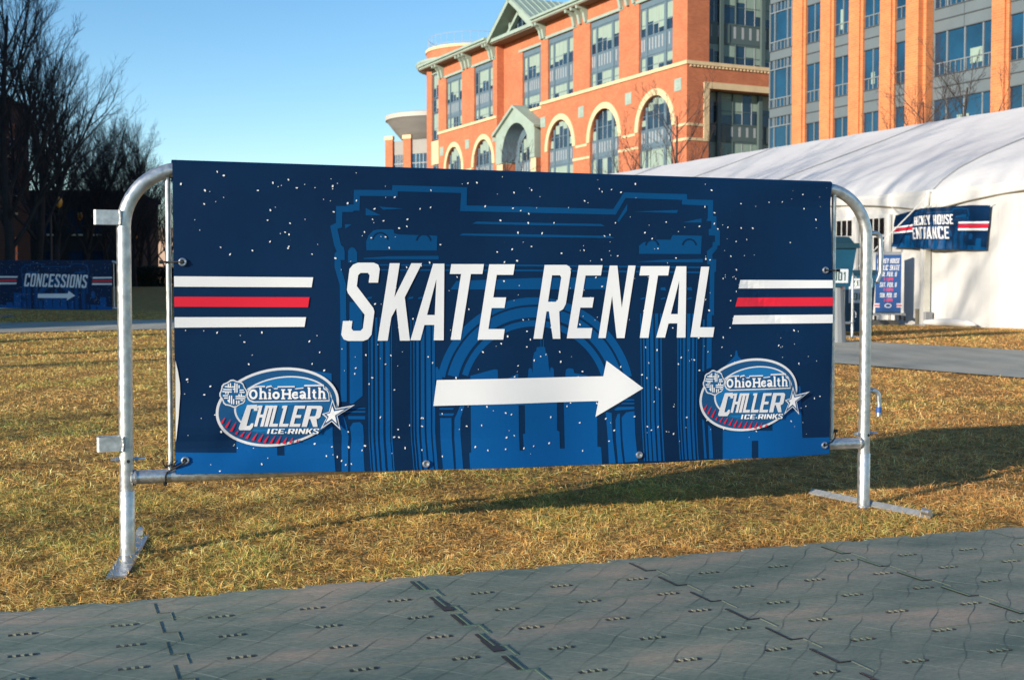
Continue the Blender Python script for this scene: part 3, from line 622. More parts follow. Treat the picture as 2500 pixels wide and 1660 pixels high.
def ell(cx, cy, rx, k, ry, n=72, t0=0, t1=2 * math.pi):
    return [(cx + rx * math.cos(t0 + (t1 - t0) * i / n), cy + k * math.cos(t0 + (t1 - t0) * i / n) + ry * math.sin(t0 + (t1 - t0) * i / n)) for i in range(n if abs(t1 - t0 - 2 * math.pi) < 1e-6 else n + 1)]
def logo_layers():
    """oval rink logo in the pixel grid of an enlargement: (level, material, polygons)"""
    L = []
    L.append((0, M['logogray'], [ell(1038, 788, 882, -90, 565)])); L.append((1, M['logodark'], [ell(1038, 788, 842, -86, 528)]))
    L.append((2, M['logogray'], [ell(1120, 752, 700, -70, 408)])); L.append((3, M['logolight'], [ell(1120, 752, 672, -67, 388)]))
    L.append((4, M['logoblue'], [[(1500, 700), (1800, 640), (1840, 900), (1640, 1150), (900, 1190), (640, 1130), (520, 900)]]))
    L.append((4, M['logolight'], [[(690, 1115), (900, 1115), (880, 1150), (700, 1130)]]))
    sp = [((290, 930), (238, 1020)), ((372, 958), (300, 1085)), ((455, 990), (375, 1140)), ((485, 1118), (448, 1180)), ((578, 1135), (522, 1215)), ((668, 1138), (602, 1242)), ((758, 1152), (690, 1268)), ((840, 1168), (775, 1288)), ((922, 1185), (858, 1300)), ((1012, 1190), (948, 1312)), ((1095, 1192), (1038, 1318)), ((1180, 1210), (1132, 1318)), ((1262, 1222), (1228, 1308)), ((1342, 1245), (1328, 1290))]
    L.append((5, M['red'], [[(tx, ty), (bx + 19, by + 2), (bx - 19, by - 4)] for (tx, ty), (bx, by) in sp]))
    # woven emblem
    def scal(r, k): return [(408 + (r + k * (1 if i % 4 in (0, 1) else -1)) * math.cos(2 * math.pi * i / 32 - 0.2), 592 + (r + k * (1 if i % 4 in (0, 1) else -1)) * math.sin(2 * math.pi * i / 32 - 0.2)) for i in range(32)]
    L.append((5, M['logogray'], [scal(196, 7)])); L.append((6, M['logoblue'], [scal(176, 6)]))
    wv = []
    for (x0, y0, x1, y1) in ((285, 490, 385, 500), (262, 530, 385, 536), (248, 562, 385, 568), (335, 455, 335, 508), (365, 442, 365, 508), (430, 440, 430, 578), (460, 448, 460, 578), (490, 470, 490, 515), (388, 495, 425, 495), (400, 528, 425, 528), (495, 542, 558, 542), (495, 572, 570, 572), (440, 632, 575, 632), (440, 662, 570, 662), (490, 598, 490, 628), (522, 590, 522, 628), (352, 620, 352, 725), (382, 620, 382, 742), (412, 672, 412, 745), (258, 622, 330, 622), (272, 655, 335, 655), (330, 680, 340, 710), (455, 690, 455, 748), (487, 690, 487, 738), (512, 690, 552, 690), (300, 575, 300, 600), (332, 575, 332, 605)):
        wv += stroke([(x0, y0), (x1, y1)], 17)
    L.append((7, M['white'], wv))
    o = [(598, 640), (615, 555), (660, 500), (740, 482), (862, 478), (866, 512), (890, 485), (950, 472), (985, 515), (1040, 510), (1042, 484), (1285, 480), (1290, 515), (1415, 500), (1425, 463), (1700, 458), (1705, 508), (1750, 535), (1775, 590), (1783, 698), (690, 722), (630, 695)]
    L.append((6, M['logogray'], [o])); c = (1190, 598)
    L.append((7, M['logodark'], [[(c[0] + (x - c[0]) * 0.972, c[1] + (y - c[1]) * 0.83) for x, y in o]]))
    w = 30; t = []
    def ring(cx, cy, rx, ry, a0=0, a1=360, n=20): return stroke(arc(cx, cy, rx, ry, a0, a1, n), w)
    def stem(x, y0, y1): return stroke([(x, y0), (x, y1)], w)
    def ser(x0, x1, y): return stroke([(x0, y), (x1, y)], 18)
    t += ring(694, 602, 46, 58)
    t += stem(800, 508, 664) + ser(778, 800, 516) + ser(775, 828, 664) + stroke(arc(833, 600, 33, 33, 180, 360, 8), 26) + stem(866, 598, 664) + ser(842, 892, 664)
    t += stem(930, 572, 662) + ser(908, 930, 578) + ser(904, 956, 662) + stroke([(929, 528), (929, 552)], 28)
    t += ring(1020, 616, 38, 40)
    t += stem(1120, 532, 662) + stem(1215, 530, 660) + stroke([(1134, 596), (1202, 596)], 26) + ser(1092, 1150, 536) + ser(1092, 1150, 662) + ser(1186, 1244, 534) + ser(1186, 1244, 660)
    t += stroke(arc(1296, 614, 40, 40, -330 + 360, -300 + 620, 20), 27) + stroke([(1262, 610), (1330, 606)], 20)
    t += stem(1428, 590, 655) + stroke(arc(1395, 592, 33, 28, 200, 360, 8), 24) + ring(1394, 632, 26, 20) + ser(1428, 1452, 656)
    t += stem(1490, 500, 654) + ser(1468, 1490, 506) + ser(1466, 1516, 656)
    t += stem(1560, 530, 640) + ser(1532, 1592, 570) + stroke(arc(1582, 632, 22, 22, 180, 60, 6), 24)
    t += stem(1640, 500, 652) + ser(1618, 1640, 506) + ser(1616, 1664, 655) + stroke(arc(1672, 592, 32, 33, 180, 360, 8), 26) + stem(1704, 590, 652) + ser(1684, 1732, 655)
    L.append((8, M['white'], t))
    # bold slanted name
    ch = [[(606, 757), (748, 752), (758, 838), (706, 840), (700, 808), (662, 812), (600, 1058), (640, 1056), (668, 1020), (700, 1020), (690, 1075), (652, 1120), (500, 1120), (486, 1095)]]
    def sl(gx, xa, xb, gy): return (xa + gx * (xb - xa) + 78 * gy, 1066 - 304 * gy)
    for c_, xa, xb in (('H', 706, 838), ('I', 852, 902), ('L', 918, 1040), ('L', 1058, 1190), ('E', 1208, 1360), ('R', 1384, 1612)):
        for p in G[c_]: ch.append([sl(gx, xa, xb, gy) for gx, gy in p])
    for x0 in (757, 903, 972, 1112): ch.append([(x0, 764), (x0 + 40, 764), (x0 + 30, 800), (x0 - 9, 800)])
    L.append((7, M['logogray'], ch))
    ice = []
    for c_, xa, xb in (('I', 890, 918), ('C', 945, 1030), ('E', 1046, 1130), ('R', 1185, 1275), ('I', 1290, 1318), ('N', 1335, 1425), ('K', 1440, 1530), ('S', 1540, 1622)):
        for p in G[c_]: ice.append([(xa + gx * (xb - xa) + 18 * gy, 1168 - (70 + (xa - 890) * 0.012) * gy) for gx, gy in p])
    ice.append([(1150, 1140), (1168, 1140), (1168, 1156), (1150, 1156)])
    L.append((7, M['white'], ice))
    star = [(1822, 664), (1868, 800), (2142, 748), (1892, 905), (1938, 1110), (1812, 990), (1650, 1102), (1735, 935), (1672, 880), (1770, 848)]
    cs = (1812, 890)
    def sc(k): return [(cs[0] + (x - cs[0]) * k, cs[1] + (y - cs[1]) * k) for x, y in star]
    def fan(poly): return [[cs, poly[i], poly[(i + 1) % len(poly)]] for i in range(len(poly))]
    L.append((9, M['logogray'], fan(star))); L.append((10, M['logodark'], fan(sc(0.80)))); L.append((11, M['white'], fan(sc(0.56))))
    return L
def map_logo1(x, y): return bp(500 + x / 5.905, 860 + y / 5.905)
def map_logo2(x, y):
    X = 165 + (x - 155) * 0.8697; Y = 235 + (y - 215) * 1.0087 - (x - 155) * 0.0125
    return bp(1680 + X / 6.534, 840 + Y / 6.534)
def fold(u, z):
    """gentle ripples of the hung vinyl, slack low down, bellied over the bottom rail"""
    low = max(0.0, min(1.0, (0.62 - z) / 0.4))
    w = 0.0022 * math.sin(5.1 * u + 2.2 * z) + 0.0016 * math.sin(11.3 * u - 5 * z + 1.0)
    w += low * 0.0035 * math.sin(14 * u + 3 * z + 0.6)
    e = max(0.0, 1 - (u - U0) / 0.32); w += 0.010 * e * low * math.sin(9 * (z - 0.2)) - 0.004 * e * low
    er = max(0.0, 1 - (U1 - u) / 0.45); w += 0.006 * er * math.sin(6 * (z - u) + 1.5) * max(0, min(1, (z - 0.3) / 0.2))
    crease = math.exp(-((z - 0.305) / 0.03) ** 2); w += 0.005 * crease * max(0.0, 1 - (u - U0) / 1.1)
    w *= 1.7
    dg = (u - U1 + 0.30) + (z - 0.75) * 0.9; w += 0.006 * math.exp(-(dg / 0.035) ** 2) * max(0, 1 - abs(z - 0.72) / 0.22)
    dg2 = (u - U0 - 0.17) - (z - 0.33) * 0.5; w += 0.007 * math.exp(-(dg2 / 0.05) ** 2) * max(0, 1 - abs(z - 0.33) / 0.11)
    if z > 1.03: w *= max(0.0, (ZT - z) / 0.07)
    return w - 0.006 * low
def sheet_polys(n=72):
    top = [(U0 + (U1 - U0) * i / n, ZT) for i in range(n + 1)]; out = []
    for i in range(n):
        ua, ub = top[i][0], top[i + 1][0]; out.append([(ua, zbot(ua)), (ub, zbot(ub)), (ub, ZT), (ua, ZT)])
    return out
def flat_fold(u, z): return 0.0015 * math.sin(5 * u + z)

def banner(label, root_loc, rz, letters, arrow, stripesL, stripesR, fold_fn, near, seed):
    t = thing('event_banner', label, 'banner', root_loc, rz, 'navy event banners with red and white stripes')
    cell = 0.02 if near else None
    printed('sheet', [(0, M['navy'], sheet_polys()), (1, M['blue'], ART_BLUE), (2, M['navy'], ART_DARK), (3, M['white'], snow(seed, 560))] + ([(3, M['back'], [clampz([bp(*p) for p in ((428, 880), (434, 905), (439, 935), (440, 960), (436, 1020), (431, 1070), (428, 1080))])])] if near else []), fold_fn, t, cell)
    # the hem folded over the top rail, and the pale back of the sheet
    mb = MB(); n = 40
    prof = [(-0.0242, ZT), (-0.0225, 1.1035), (-0.013, 1.1075), (0.0, 1.1085), (0.013, 1.1075), (0.0225, 1.100), (0.0242, 1.05)]
    for i in range(n):
        a, b = U0 + (U1 - U0) * i / n, U0 + (U1 - U0) * (i + 1) / n
        for (y0, z0), (y1, z1) in zip(prof[:-1], prof[1:]): mb.face([(a, y0, z0), (b, y0, z0), (b, y1, z1), (a, y1, z1)], M['navy'])
    mb.build('hem', t, smooth=True)
    if letters: printed('lettering', [(4, M['white'], letters)], fold_fn, t, cell)
    if arrow: printed('arrow', [(4, M['white'], [arrow])], fold_fn, t, cell)
    for st in (stripesL, stripesR):
        if st: printed('stripe_band', [(4, M['white' if k == 1 else 'red'], [p]) for k, p in st], fold_fn, t, cell)
    return t
def strip(s): return [(k, clampz([bp(*p) for p in q])) for k, q in s]
mainb = banner('large navy banner reading SKATE RENTAL with a white arrow, on the nearest barrier', (*BL, 0), BRZ, lettering_main(), [bp(*p) for p in ARROW], strip(STR_L), strip(STR_R), fold, True, 5)
LG = logo_layers()
for f in (map_logo1, map_logo2):
    printed('oval_logo', [(5 + l, m, [[f(*p) for p in q] for q in ps]) for l, m, ps in LG], fold, mainb, 0.02, step=0.0006, front=-0.0262)
def grommet(px, py, tie):
    u, z = bp(px, py); y = -0.0285 + fold(u, z); mb = MB()
    ring = [(u + 0.0085 * math.cos(a), y, z + 0.0085 * math.sin(a)) for a in np.linspace(0, 2 * math.pi, 21)]
    mb.tube(ring, 0.0033, M['bolt'], 8, cap=False); g = mb.build('grommet', mainb, smooth=True)
    k = MB(); k.tube([(u, y + 0.002, z), (u, y + 0.0008, z)], 0.0075, M['black'] if tie else M['galv_dull'], 14); k.build('eyelet', g)
    if tie:
        k = MB(); r = 0.0027; k.tube([(u, y + 0.002, z), (u, y - 0.007, z)] + [(a, b, c) for a, b, c in tie], r, M['black'], 8)
        a = tie[-1]; k.box(a[0] - 0.005, a[0] + 0.005, a[1] - 0.005, a[1] + 0.005, a[2] - 0.005, a[2] + 0.005, M['black'])
        k.build('cable_tie', mainb, smooth=False)
zl = bp(445, 640)[1]
grommet(445, 640, [(0.135, -0.026, zl), (0.1187, -0.014, zl), (0.105, -0.012, zl), (0.099, 0.004, zl)])
grommet(452, 1124, [(0.150, -0.032, 0.262), (0.132, -0.028, 0.252), (0.118, -0.023, 0.245), (0.108, -0.019, 0.239), (0.103, -0.0235, 0.228), (0.103, -0.0205, 0.214), (0.103, -0.006, 0.2035)])
zr = bp(2012, 660)[1]
grommet(2012, 660, [(2.262, -0.026, zr), (2.278, -0.014, zr), (2.296, -0.010, zr), (2.300, 0.004, zr)])
grommet(2010, 1086, [(2.265, -0.026, 0.238), (2.276, -0.024, 0.25), (2.286, -0.012, 0.262), (2.294, 0.0, 0.27)])
for p in ((1038, 1131), (1556, 1109)): grommet(*p, None)
k = MB()                                                # a knot of two more ties where the rod meets the bottom rail
k.tube([(0.106, -0.011, 0.252), (0.119, -0.013, 0.258), (0.132, -0.010, 0.250), (0.131, 0.01, 0.25), (0.106, 0.01, 0.252)], 0.0026, M['black'], 8)
k.tube([(0.104, -0.012, 0.250), (0.098, -0.016, 0.262), (0.096, -0.018, 0.27)], 0.0022, M['black'], 8)
k.tube([(0.118, -0.021, 0.242), (0.127, -0.028, 0.262), (0.134, -0.032, 0.272)], 0.0022, M['black'], 8); k.build('cable_tie', mainb)

# ------------------------------------------------------------------ two more barriers with banners
cz = 0.165
def cmap(x, y):          # photo px on the far left banner -> banner plane
    return U0 + (x + 5) / 283.0 * (U1 - U0), ZT - (y - 645.3 + (x - 137) * 0.024) / 112.5 * (ZT - 0.20)
c_txt = [[cmap(*p) for p in q] for q in text_polys('CONCESSIONS', 60.5, 214, 706, 676, 0.0, 0.24)]
c_txt = [[(u + 0.16 * (z - 0.6), z) for u, z in q] for q in c_txt]
def c8(*p): return [cmap(x / 5.6, 620 + y / 5.6) for x, y in p]
c_arrow = c8((535, 572), (943, 560), (958, 525), (1045, 585), (925, 650), (936, 618), (530, 626))
cL = [(1, c8((-25, 358), (262, 352), (252, 372), (-25, 378))), (2, c8((-25, 400), (250, 394), (240, 416), (-25, 424))), (1, c8((-25, 440), (246, 434), (238, 456), (-25, 464)))]
cR = [(1, c8((1295, 338), (1555, 330), (1555, 350), (1288, 360))), (2, c8((1288, 378), (1555, 370), (1555, 394), (1282, 404))), (1, c8((1284, 418), (1555, 412), (1555, 432), (1276, 440)))]
cx0 = (-5 - 1250) / 3030 * 22.9; cR_ = 0.0
ca = (cx0 - U0, 22.9)
b2 = dup(main_barrier, (ca[0], ca[1], cz), math.radians(0.0), 'distant steel barrier in the shade by the dark trees, holding a navy arrow banner')
banner('distant navy banner reading CONCESSIONS with a white arrow, in the shade by the trees', (ca[0], ca[1], cz), 0.0, c_txt, c_arrow, cL, cR, flat_fold, False, 8)
# third barrier: only its right end shows past the big banner
pe = on_ground(2080, 824); rz3 = math.radians(8)
o3 = (pe[0] - BLEN * math.cos(rz3), pe[1] - BLEN * math.sin(rz3), 0)
dup(main_barrier, o3, rz3, 'steel barrier beside the teal bins, mostly hidden behind the large banner')
S3 = [(1, [(1.85, 0.88), (U1, 0.88), (U1, 0.83), (1.84, 0.83)]), (2, [(1.83, 0.785), (U1, 0.785), (U1, 0.73), (1.82, 0.73)]), (1, [(1.81, 0.69), (U1, 0.69), (U1, 0.635), (1.80, 0.635)])]
banner('navy banner with red and white stripes beside the teal bins, mostly hidden', o3, rz3, None, None, None, S3, flat_fold, False, 9)

# ------------------------------------------------------------------ walkway of interlocking floor mats
e1 = on_ground(0, 1510); MU = np.array([0.93789217, 0.3469269]); MRZ = math.atan2(MU[1], MU[0])
def walkway():
    """local frame: x along the edge, y away from the camera; the mats lie at y < 0"""
    t = thing('walkway', None, None, (*e1, 0), MRZ); tag(t, kind='structure')
    mb = MB(); top = 0.016; S = 0.2067; HB = 0.157
    # slab, with the tabbed far edge as separate small tabs
    mb.box(-4, 8.5, -4.6, -0.014, 0.0, top, M['mat'])
    k0 = -20
    for k in range(k0, 42):
        a = 0.077 + k * S; rs = random.Random(k)
        mb.box(a, a + 0.152, -0.0138, 0.011 + rs.uniform(-0.003, 0.004), 0.002, top - 0.0006 - rs.uniform(0, 0.002), M['mat'])
    g = mb.build('mat_slab', t)
    # moulded pattern: groove shade painted dark one way, sunlit ridges painted pale the other
    gr = MB(); h = top + 0.0005
    def wavy(x0, sgn, m, w, hh):
        pts = []
        y = 0.0
        while y > -1.75:
            x = x0 + sgn * (-y) * 0.93 + 0.0062 * math.sin(2 * math.pi * (-y) / 0.15 + (0.6 if sgn > 0 else 2.0))
            pts.append((x, y)); y -= 0.014
        prev = None
        for i in range(len(pts) - 1):
            (xa, ya), (xb, yb) = pts[i], pts[i + 1]
            if not (-1.2 < xa < 3.6): continue
            ph = (math.sin(xa * 37.1 + ya * 11) + math.sin(xa * 5.3 - ya * 29)) * 0.5
            ww = w * max(0.15, 0.65 + 0.6 * ph)
            gr.face([(xa - ww, ya, hh), (xb - ww, yb, hh), (xb + ww, yb, hh), (xa + ww, ya, hh)], m)
    n = 0
    x = -3.0
    while x < 5.0:
        wavy(x, -1, M['groove'], 0.0011, h + 0.0004); wavy(x, 1, M['litridge'], 0.0017, h); x += S / 2
    gr.build('mat_pattern', t)
    # clip slots: a short row of dark dashes in each clip
    sl = MB()
    for r in range(0, 16):
        v = -(0.217 + HB * 1.04 * r)
        for k in range(-8, 24):
            cx = 0.257 + k * S + (0.004 if r % 2 else 0)
            if (k % 3) == 0 and r % 2 == 1 and False: continue
            for d in range(4):
                xx = cx - 0.026 + d * 0.0155
                sl.box(xx, xx + 0.0085, v - 0.006, v + 0.005, h - 0.004, h + 0.0012, M['black'])
                if d < 3: sl.box(xx + 0.0085, xx + 0.0155, v - 0.004, v + 0.006, h - 0.004, h + 0.0028, M['mat'])
    # tile joints: stepped seams across the walkway, fine seams along it
    for j in range(-3, 8):
        u = 0.958 + j * 0.604 - (0.624 - 0.604 if j == -1 else 0)
        wide = {0: 0.0050, 1: 0.0024, 2: 0.0020, -1: 0.0006}.get(j, 0.0018)
        rs = random.Random(j + 50)
        for r in range(-1, 14):
            v0 = -(0.045 + 0.169 * r)
            if v0 > 0: v0 = -0.001
            v1 = -(0.045 + 0.169 * r + 0.098); v2 = -(0.045 + 0.169 * (r + 1))
            if v1 > -0.002: continue
            w = wide * rs.uniform(0.7, 1.25); o = 0.030
            jm = M['black'] if j in (0, 1, 2) else M['seamdark']
            sl.box(u - w, u + w, v1, v0, h - 0.006, h + 0.0015, jm)
            sl.box(u - w, u + o + w, v1 - w, v1 + w * .6, h - 0.006, h + 0.0016, jm if j else M['lip'])
            w2 = w * 0.55
            sl.box(u + o - w2, u + o + w2, v2, v1 - w, h - 0.006, h + 0.0014, M['lip'] if j in (0,) else M['groove'])
            if j in (0, 2): sl.box(u + w, u + w + 0.004, v1, v0, h - 0.006, h + 0.003, M['lip'])
    for (u, v) in ((1.012, -0.262), (1.012, -0.60)):     # two open corner gaps
        sl.box(u - 0.062, u - 0.038, v - 0.085, v + 0.0, h - 0.01, h + 0.0018, M['black'])
    for r, (ua, ub) in enumerate([(0.02, 0.62), (0.9, 1.55), (1.62, 2.12), (0.36, 0.93), (1.5, 2.1), (2.2, 3.0), (0.2, 0.9), (1.0, 1.5), (2.2, 2.8), (0.97, 1.45), (1.6, 2.1)]):
        v = -(0.2 + 0.163 * (r % 7)); sl.box(ua, ub, v - 0.0008, v + 0.0008, h - 0.004, h + 0.0011, M['groove'])
    sl.build('mat_joints', t)
walkway()

# ------------------------------------------------------------------ grass: short dormant blades, matted
def grass():
    rng = np.random.default_rng(3)
    def zone(y0, y1, dens, hmin, hmax, w, lie):
        n = int((y1 - y0) * (0.91 * (y0 + y1) / 2 + 3.3) * dens)
        Y = rng.uniform(y0, y1, n * 2); X = rng.uniform(-1, 1, n * 2) * (0.455 * Y + 1.65)
        lx = (X - e1[0]) * MU[0] + (Y - e1[1]) * MU[1]; ly = -(X - e1[0]) * MU[1] + (Y - e1[1]) * MU[0]
        cR = X * dR[0] + Y * dR[1]; cL = X * dL[0] + Y * dL[1]
        ok = (ly > 0.004 - 0.03 * (rng.uniform(0, 1, n * 2) < 0.04)) & ~((cR > 8.3) & (cR < 12.15)) & ~((cL > a0 - .05) & (cL < a1 + .05) & (cR < 8.4)) & ~((cR > 16.80) & (cR < 18.95) & (cL > 19.4)) & (cR < 18.8)
        X, Y = X[ok], Y[ok]; X, Y = X[:n], Y[:n]; n = len(X)
        # clumpy density and mood
        def fld(f, s):
            r2 = np.random.default_rng(s); v = np.zeros(n)
            for _ in range(7):
                a = r2.uniform(0, 2 * np.pi); k = f * r2.uniform(0.5, 1.7); v += np.sin(k * (np.cos(a) * X + np.sin(a) * Y) + r2.uniform(0, 6.28))
            return v / 3.5
        c1 = fld(9, 1); c2 = fld(2.6, 2); c3 = fld(52, 3)
        keep = rng.uniform(-1.3, 1.1, n) < c1 * 0.5 + c3 * 0.75 + 0.4
        X, Y, c1, c2, c3 = X[keep], Y[keep], c1[keep], c2[keep], c3[keep]; n = len(X)
        Z = gz(X, Y)
        green = rng.uniform(0, 1, n) < np.clip(0.11 + 0.20 * c2 + 0.11 * c1, 0.02, 0.6)
        hgt = rng.uniform(hmin, hmax, n) * np.clip(1 + 0.22 * c1 + 0.22 * c3, 0.4, 1.8) * np.where(green, 1.1, 1.0)
        ang = rng.uniform(0, 2 * np.pi, n); flat = rng.uniform(0, 1, n) < lie
        el = np.where(flat, rng.uniform(0.08, 0.5, n), rng.uniform(0.5, 1.3, n))
        dx, dy = np.cos(ang) * np.cos(el), np.sin(ang) * np.cos(el); dz = np.sin(el)
        bend = rng.uniform(-0.9, 0.9, n); px, py = -np.sin(ang), np.cos(ang)
        wd = w * rng.uniform(0.6, 1.3, n)
        # width vector: mix of horizontal and tilted
        ra = rng.uniform(0, np.pi, n); wx, wy, wz = px * np.cos(ra), py * np.cos(ra), np.sin(ra) * 0.6
        V = np.zeros((n, 5, 3), np.float32)
        base = np.stack([X, Y, Z - 0.004 + rng.uniform(0, 0.010, n) * flat], 1)
        d = np.stack([dx, dy, dz], 1); wv = np.stack([wx, wy, wz], 1) * wd[:, None]
        mid = base + d * (hgt * 0.55)[:, None]
        d2 = d + np.stack([px * bend, py * bend, -0.55 * np.ones(n)], 1) * 0.6
        tip = mid + d2 * (hgt * 0.5)[:, None]; tip[:, 2] = np.maximum(tip[:, 2], Z + 0.003)
        V[:, 0] = base - wv; V[:, 1] = base + wv; V[:, 2] = mid + wv * 0.85; V[:, 3] = mid - wv * 0.85; V[:, 4] = tip
        straw = np.array([[0.80, 0.47, 0.155], [0.68, 0.335, 0.095], [0.92, 0.64, 0.27], [0.36, 0.17, 0.052], [0.62, 0.40, 0.110]])
        gr_ = np.array([[0.25, 0.275, 0.06], [0.16, 0.20, 0.045], [0.42, 0.38, 0.10]])
        C = straw[rng.choice(5, n, p=[.30, .24, .16, .15, .15])]; C = np.where(green[:, None], gr_[rng.integers(0, 3, n)], C)
        C = C * (1.13 * rng.uniform(0.6, 1.3, n) * np.clip(1.02 + 0.20 * c1 + 0.16 * c3, 0.45, 1.5))[:, None]
        C = C * np.stack([np.ones(n), 1 - 0.09 * np.clip(X / 1.6 - 0.2, -1, 1) + 0.03 * c2, 1 - 0.06 * np.clip(X / 1.6, -1, 1)], 1)
        return V, np.clip(C, 0, 1)
    parts = [zone(2.5, 4.6, 23000, 0.014, 0.037, 0.0010, 0.64), zone(4.6, 7.5, 8500, 0.016, 0.040, 0.0015, 0.62), zone(7.5, 13, 2900, 0.016, 0.038, 0.0023, 0.62), zone(13, 27, 620, 0.02, 0.045, 0.0046, 0.55)]
    V = np.concatenate([p[0] for p in parts]); C = np.concatenate([p[1] for p in parts]); n = len(V)
    me = bpy.data.meshes.new('grass'); me.vertices.add(n * 5); me.vertices.foreach_set('co', V.reshape(-1))
    me.loops.add(n * 7); me.polygons.add(n * 2)
    b = (np.arange(n) * 5)[:, None]
    me.loops.foreach_set('vertex_index', (b + np.array([0, 1, 2, 3, 3, 2, 4])[None]).reshape(-1).astype(np.int32))
    st = ((np.arange(n) * 7)[:, None] + np.array([0, 4])[None]).reshape(-1).astype(np.int32)
    me.polygons.foreach_set('loop_start', st)
    me.update(calc_edges=True)
    ca_ = me.color_attributes.new('tint', 'FLOAT_COLOR', 'POINT')
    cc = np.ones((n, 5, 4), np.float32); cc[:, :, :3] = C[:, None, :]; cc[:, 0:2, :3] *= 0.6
    ca_.data.foreach_set('color', cc.reshape(-1))
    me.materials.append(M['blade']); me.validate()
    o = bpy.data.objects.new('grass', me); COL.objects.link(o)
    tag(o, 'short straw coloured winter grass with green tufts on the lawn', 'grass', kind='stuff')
grass()

# ------------------------------------------------------------------ frame tent along the right
TP = (8.4655, 25.262)
def tent():
    """local frame: x = along the wall (away and to the left), y = out of the wall towards the lawn, z up; the roof rises towards -y"""
    t = thing('white_tent', 'long white frame tent with scalloped valance and glazed door, at the right of the lawn', 'tent', (*TP, 0), RZL)
    S0, S1 = -8.0, 34.5; bays = [-6.7, 0, 6.7, 13.4, 20.1, 26.8, 33.5]
    prof = [(0.0, 2.66), (0.35, 2.95), (0.8, 3.22), (1.5, 3.52), (2.4, 3.84), (3.4, 4.18), (4.6, 4.58), (5.6, 4.93), (6.6, 5.29)]
    def sag(s, q):
        b = (s % 6.7) / 6.7; k = math.sin(math.pi * b)
        return -0.10 * k * math.sin(math.pi * min(q / 6.6, 1)) - 0.01 * math.sin(s * 3.1 + q * 2) * k
    mb = MB(); ss = np.linspace(S0, S1, 116); k = mb.mi(M['tent'])
    nq = len(prof); full = [(q, z) for q, z in prof] + [(13.2 - q, z) for q, z in prof[-2::-1]]
    for s in ss:
        for q, z in full: mb.v.append((s, -q, z + sag(s, q if q < 6.6 else 13.2 - q)))
    m = len(full)
    for i in range(len(ss) - 1):
        for j in range(m - 1):
            a = i * m + j; mb.f.append((a, a + m, a + m + 1, a + 1)); mb.m.append(k)
    mb.build('roof', t, smooth=True)
    for s in bays:
        mb = MB(); mb.tube([(s, -q, z + 0.012) for q, z in full], 0.016, M['seam'], 6); mb.build('roof_seam', t)
    # rafters' ridge caps poke up a little at each bay
    # valance: flat band hanging from the eave with a scalloped lower edge and a brown cord along it
    mb = MB(); cd = MB()
    def low(s):
        b = (s % 6.7) / 6.7; return 2.30 + 0.30 * math.sin(math.pi * b) ** 0.8
    zz = np.linspace(S0, S1, 171)
    for a, b in zip(zz[:-1], zz[1:]):
        mb.face([(a, 0.012, low(a)), (b, 0.012, low(b)), (b, 0.014, 2.67), (a, 0.014, 2.67)], M['tentwall'])
    cd.tube([(s, 0.018, low(s)) for s in zz], 0.014, M['cord'], 6)
    mb.build('valance', t); cd.build('valance_cord', t)
    # walls with soft folds
    mb = MB(); sx = np.linspace(S0, S1, 220); k = mb.mi(M['tentwall']); zs = np.linspace(0.0, 2.75, 12)
    dgap = (2.2, 3.6)
    fo = lambda s, z: -0.03 + 0.025 * math.sin(s * 2.7 + 0.4 * math.sin(s)) * (1 - 0.5 * z / 2.7) + 0.012 * math.sin(s * 7.3 + z)
    for s in sx:
        for z in zs: mb.v.append((s, fo(s, z), z))
    for i in range(len(sx) - 1):
        for j in range(len(zs) - 1):
            a = i * 12 + j; mb.f.append((a, a + 12, a + 13, a + 1)); mb.m.append(k)
    mb.build('side_wall', t)
    mb = MB(); mb.face([(S0, -13.2, 0), (S1, -13.2, 0), (S1, -13.2, 2.7), (S0, -13.2, 2.7)], M['tentwall'])
    for s in (S0, S1): mb.face([(s, -q, z) for q, z in full] + [(s, -13.2, 0), (s, 0, 0)], M['tentwall'])
    mb.build('end_wall', t)
    for s in bays:
        mb = MB(); mb.box(s - 0.075, s + 0.075, 0.02, 0.16, 0.03, 2.42, M['alu']); mb.box(s - 0.03, s + 0.03, 0.161, 0.172, 0.03, 2.42, M['tentwall'])
        mb.tube([(s, 0.09, 2.4), (s, 0.03, 2.72)], 0.05, M['alu'], 10); po = mb.build('pole', t)
        mb = MB(); mb.box(s - 0.17, s + 0.17, 0.0, 0.24, 0.0, 0.03, M['greyplastic']); mb.box(s + 0.08, s + 0.15, 0.02, 0.2, 0.031, 0.34, M['cord'])
        mb.box(s - 0.15, s - 0.08, 0.02, 0.2, 0.031, 0.28, M['greyplastic']); mb.build('base_plate', po)
        mb = MB(); mb.tube([(s, 0.06, 2.62), (s + 1.55, 1.96, 0.02)], 0.014, M['tentwall'], 6); mb.build('guy_strap', t)
    # glazed double doors
    F = lambda px, py: on_wall(px, py, (TP[0], TP[1]), (dL[0], dL[1]))
    for xa, xb in ((2046, 2086), (2123, 2165)):
        mb = MB(); pn = MB()
        sA = F(xb, 600)[0]; sB = F(xa, 600)[0]; y = 0.06
        mb.box(sA - 0.13, sB + 0.13, 0.0, y, 0.02, 2.32, M['door'])
        n = 3
        for i in range(n):
            for j in range(5):
                w = (sB - sA) / n; h = 0.40
                pn.box(sA + i * w + 0.02, sA + (i + 1) * w - 0.02, y, y + 0.004, 0.30 + j * h, 0.30 + (j + 1) * h - 0.055, M['dark'])
        fr = mb.build('door', t); p = pn.build('pane', fr)
    # a sandbag lying along the foot of the wall
    return t
tent()
sb = MB(); pts = [(-0.15, 0.22, 0.075), (-0.5, 0.2, 0.08), (-0.9, 0.2, 0.085), (-1.25, 0.2, 0.075), (-1.45, 0.2, 0.05)]
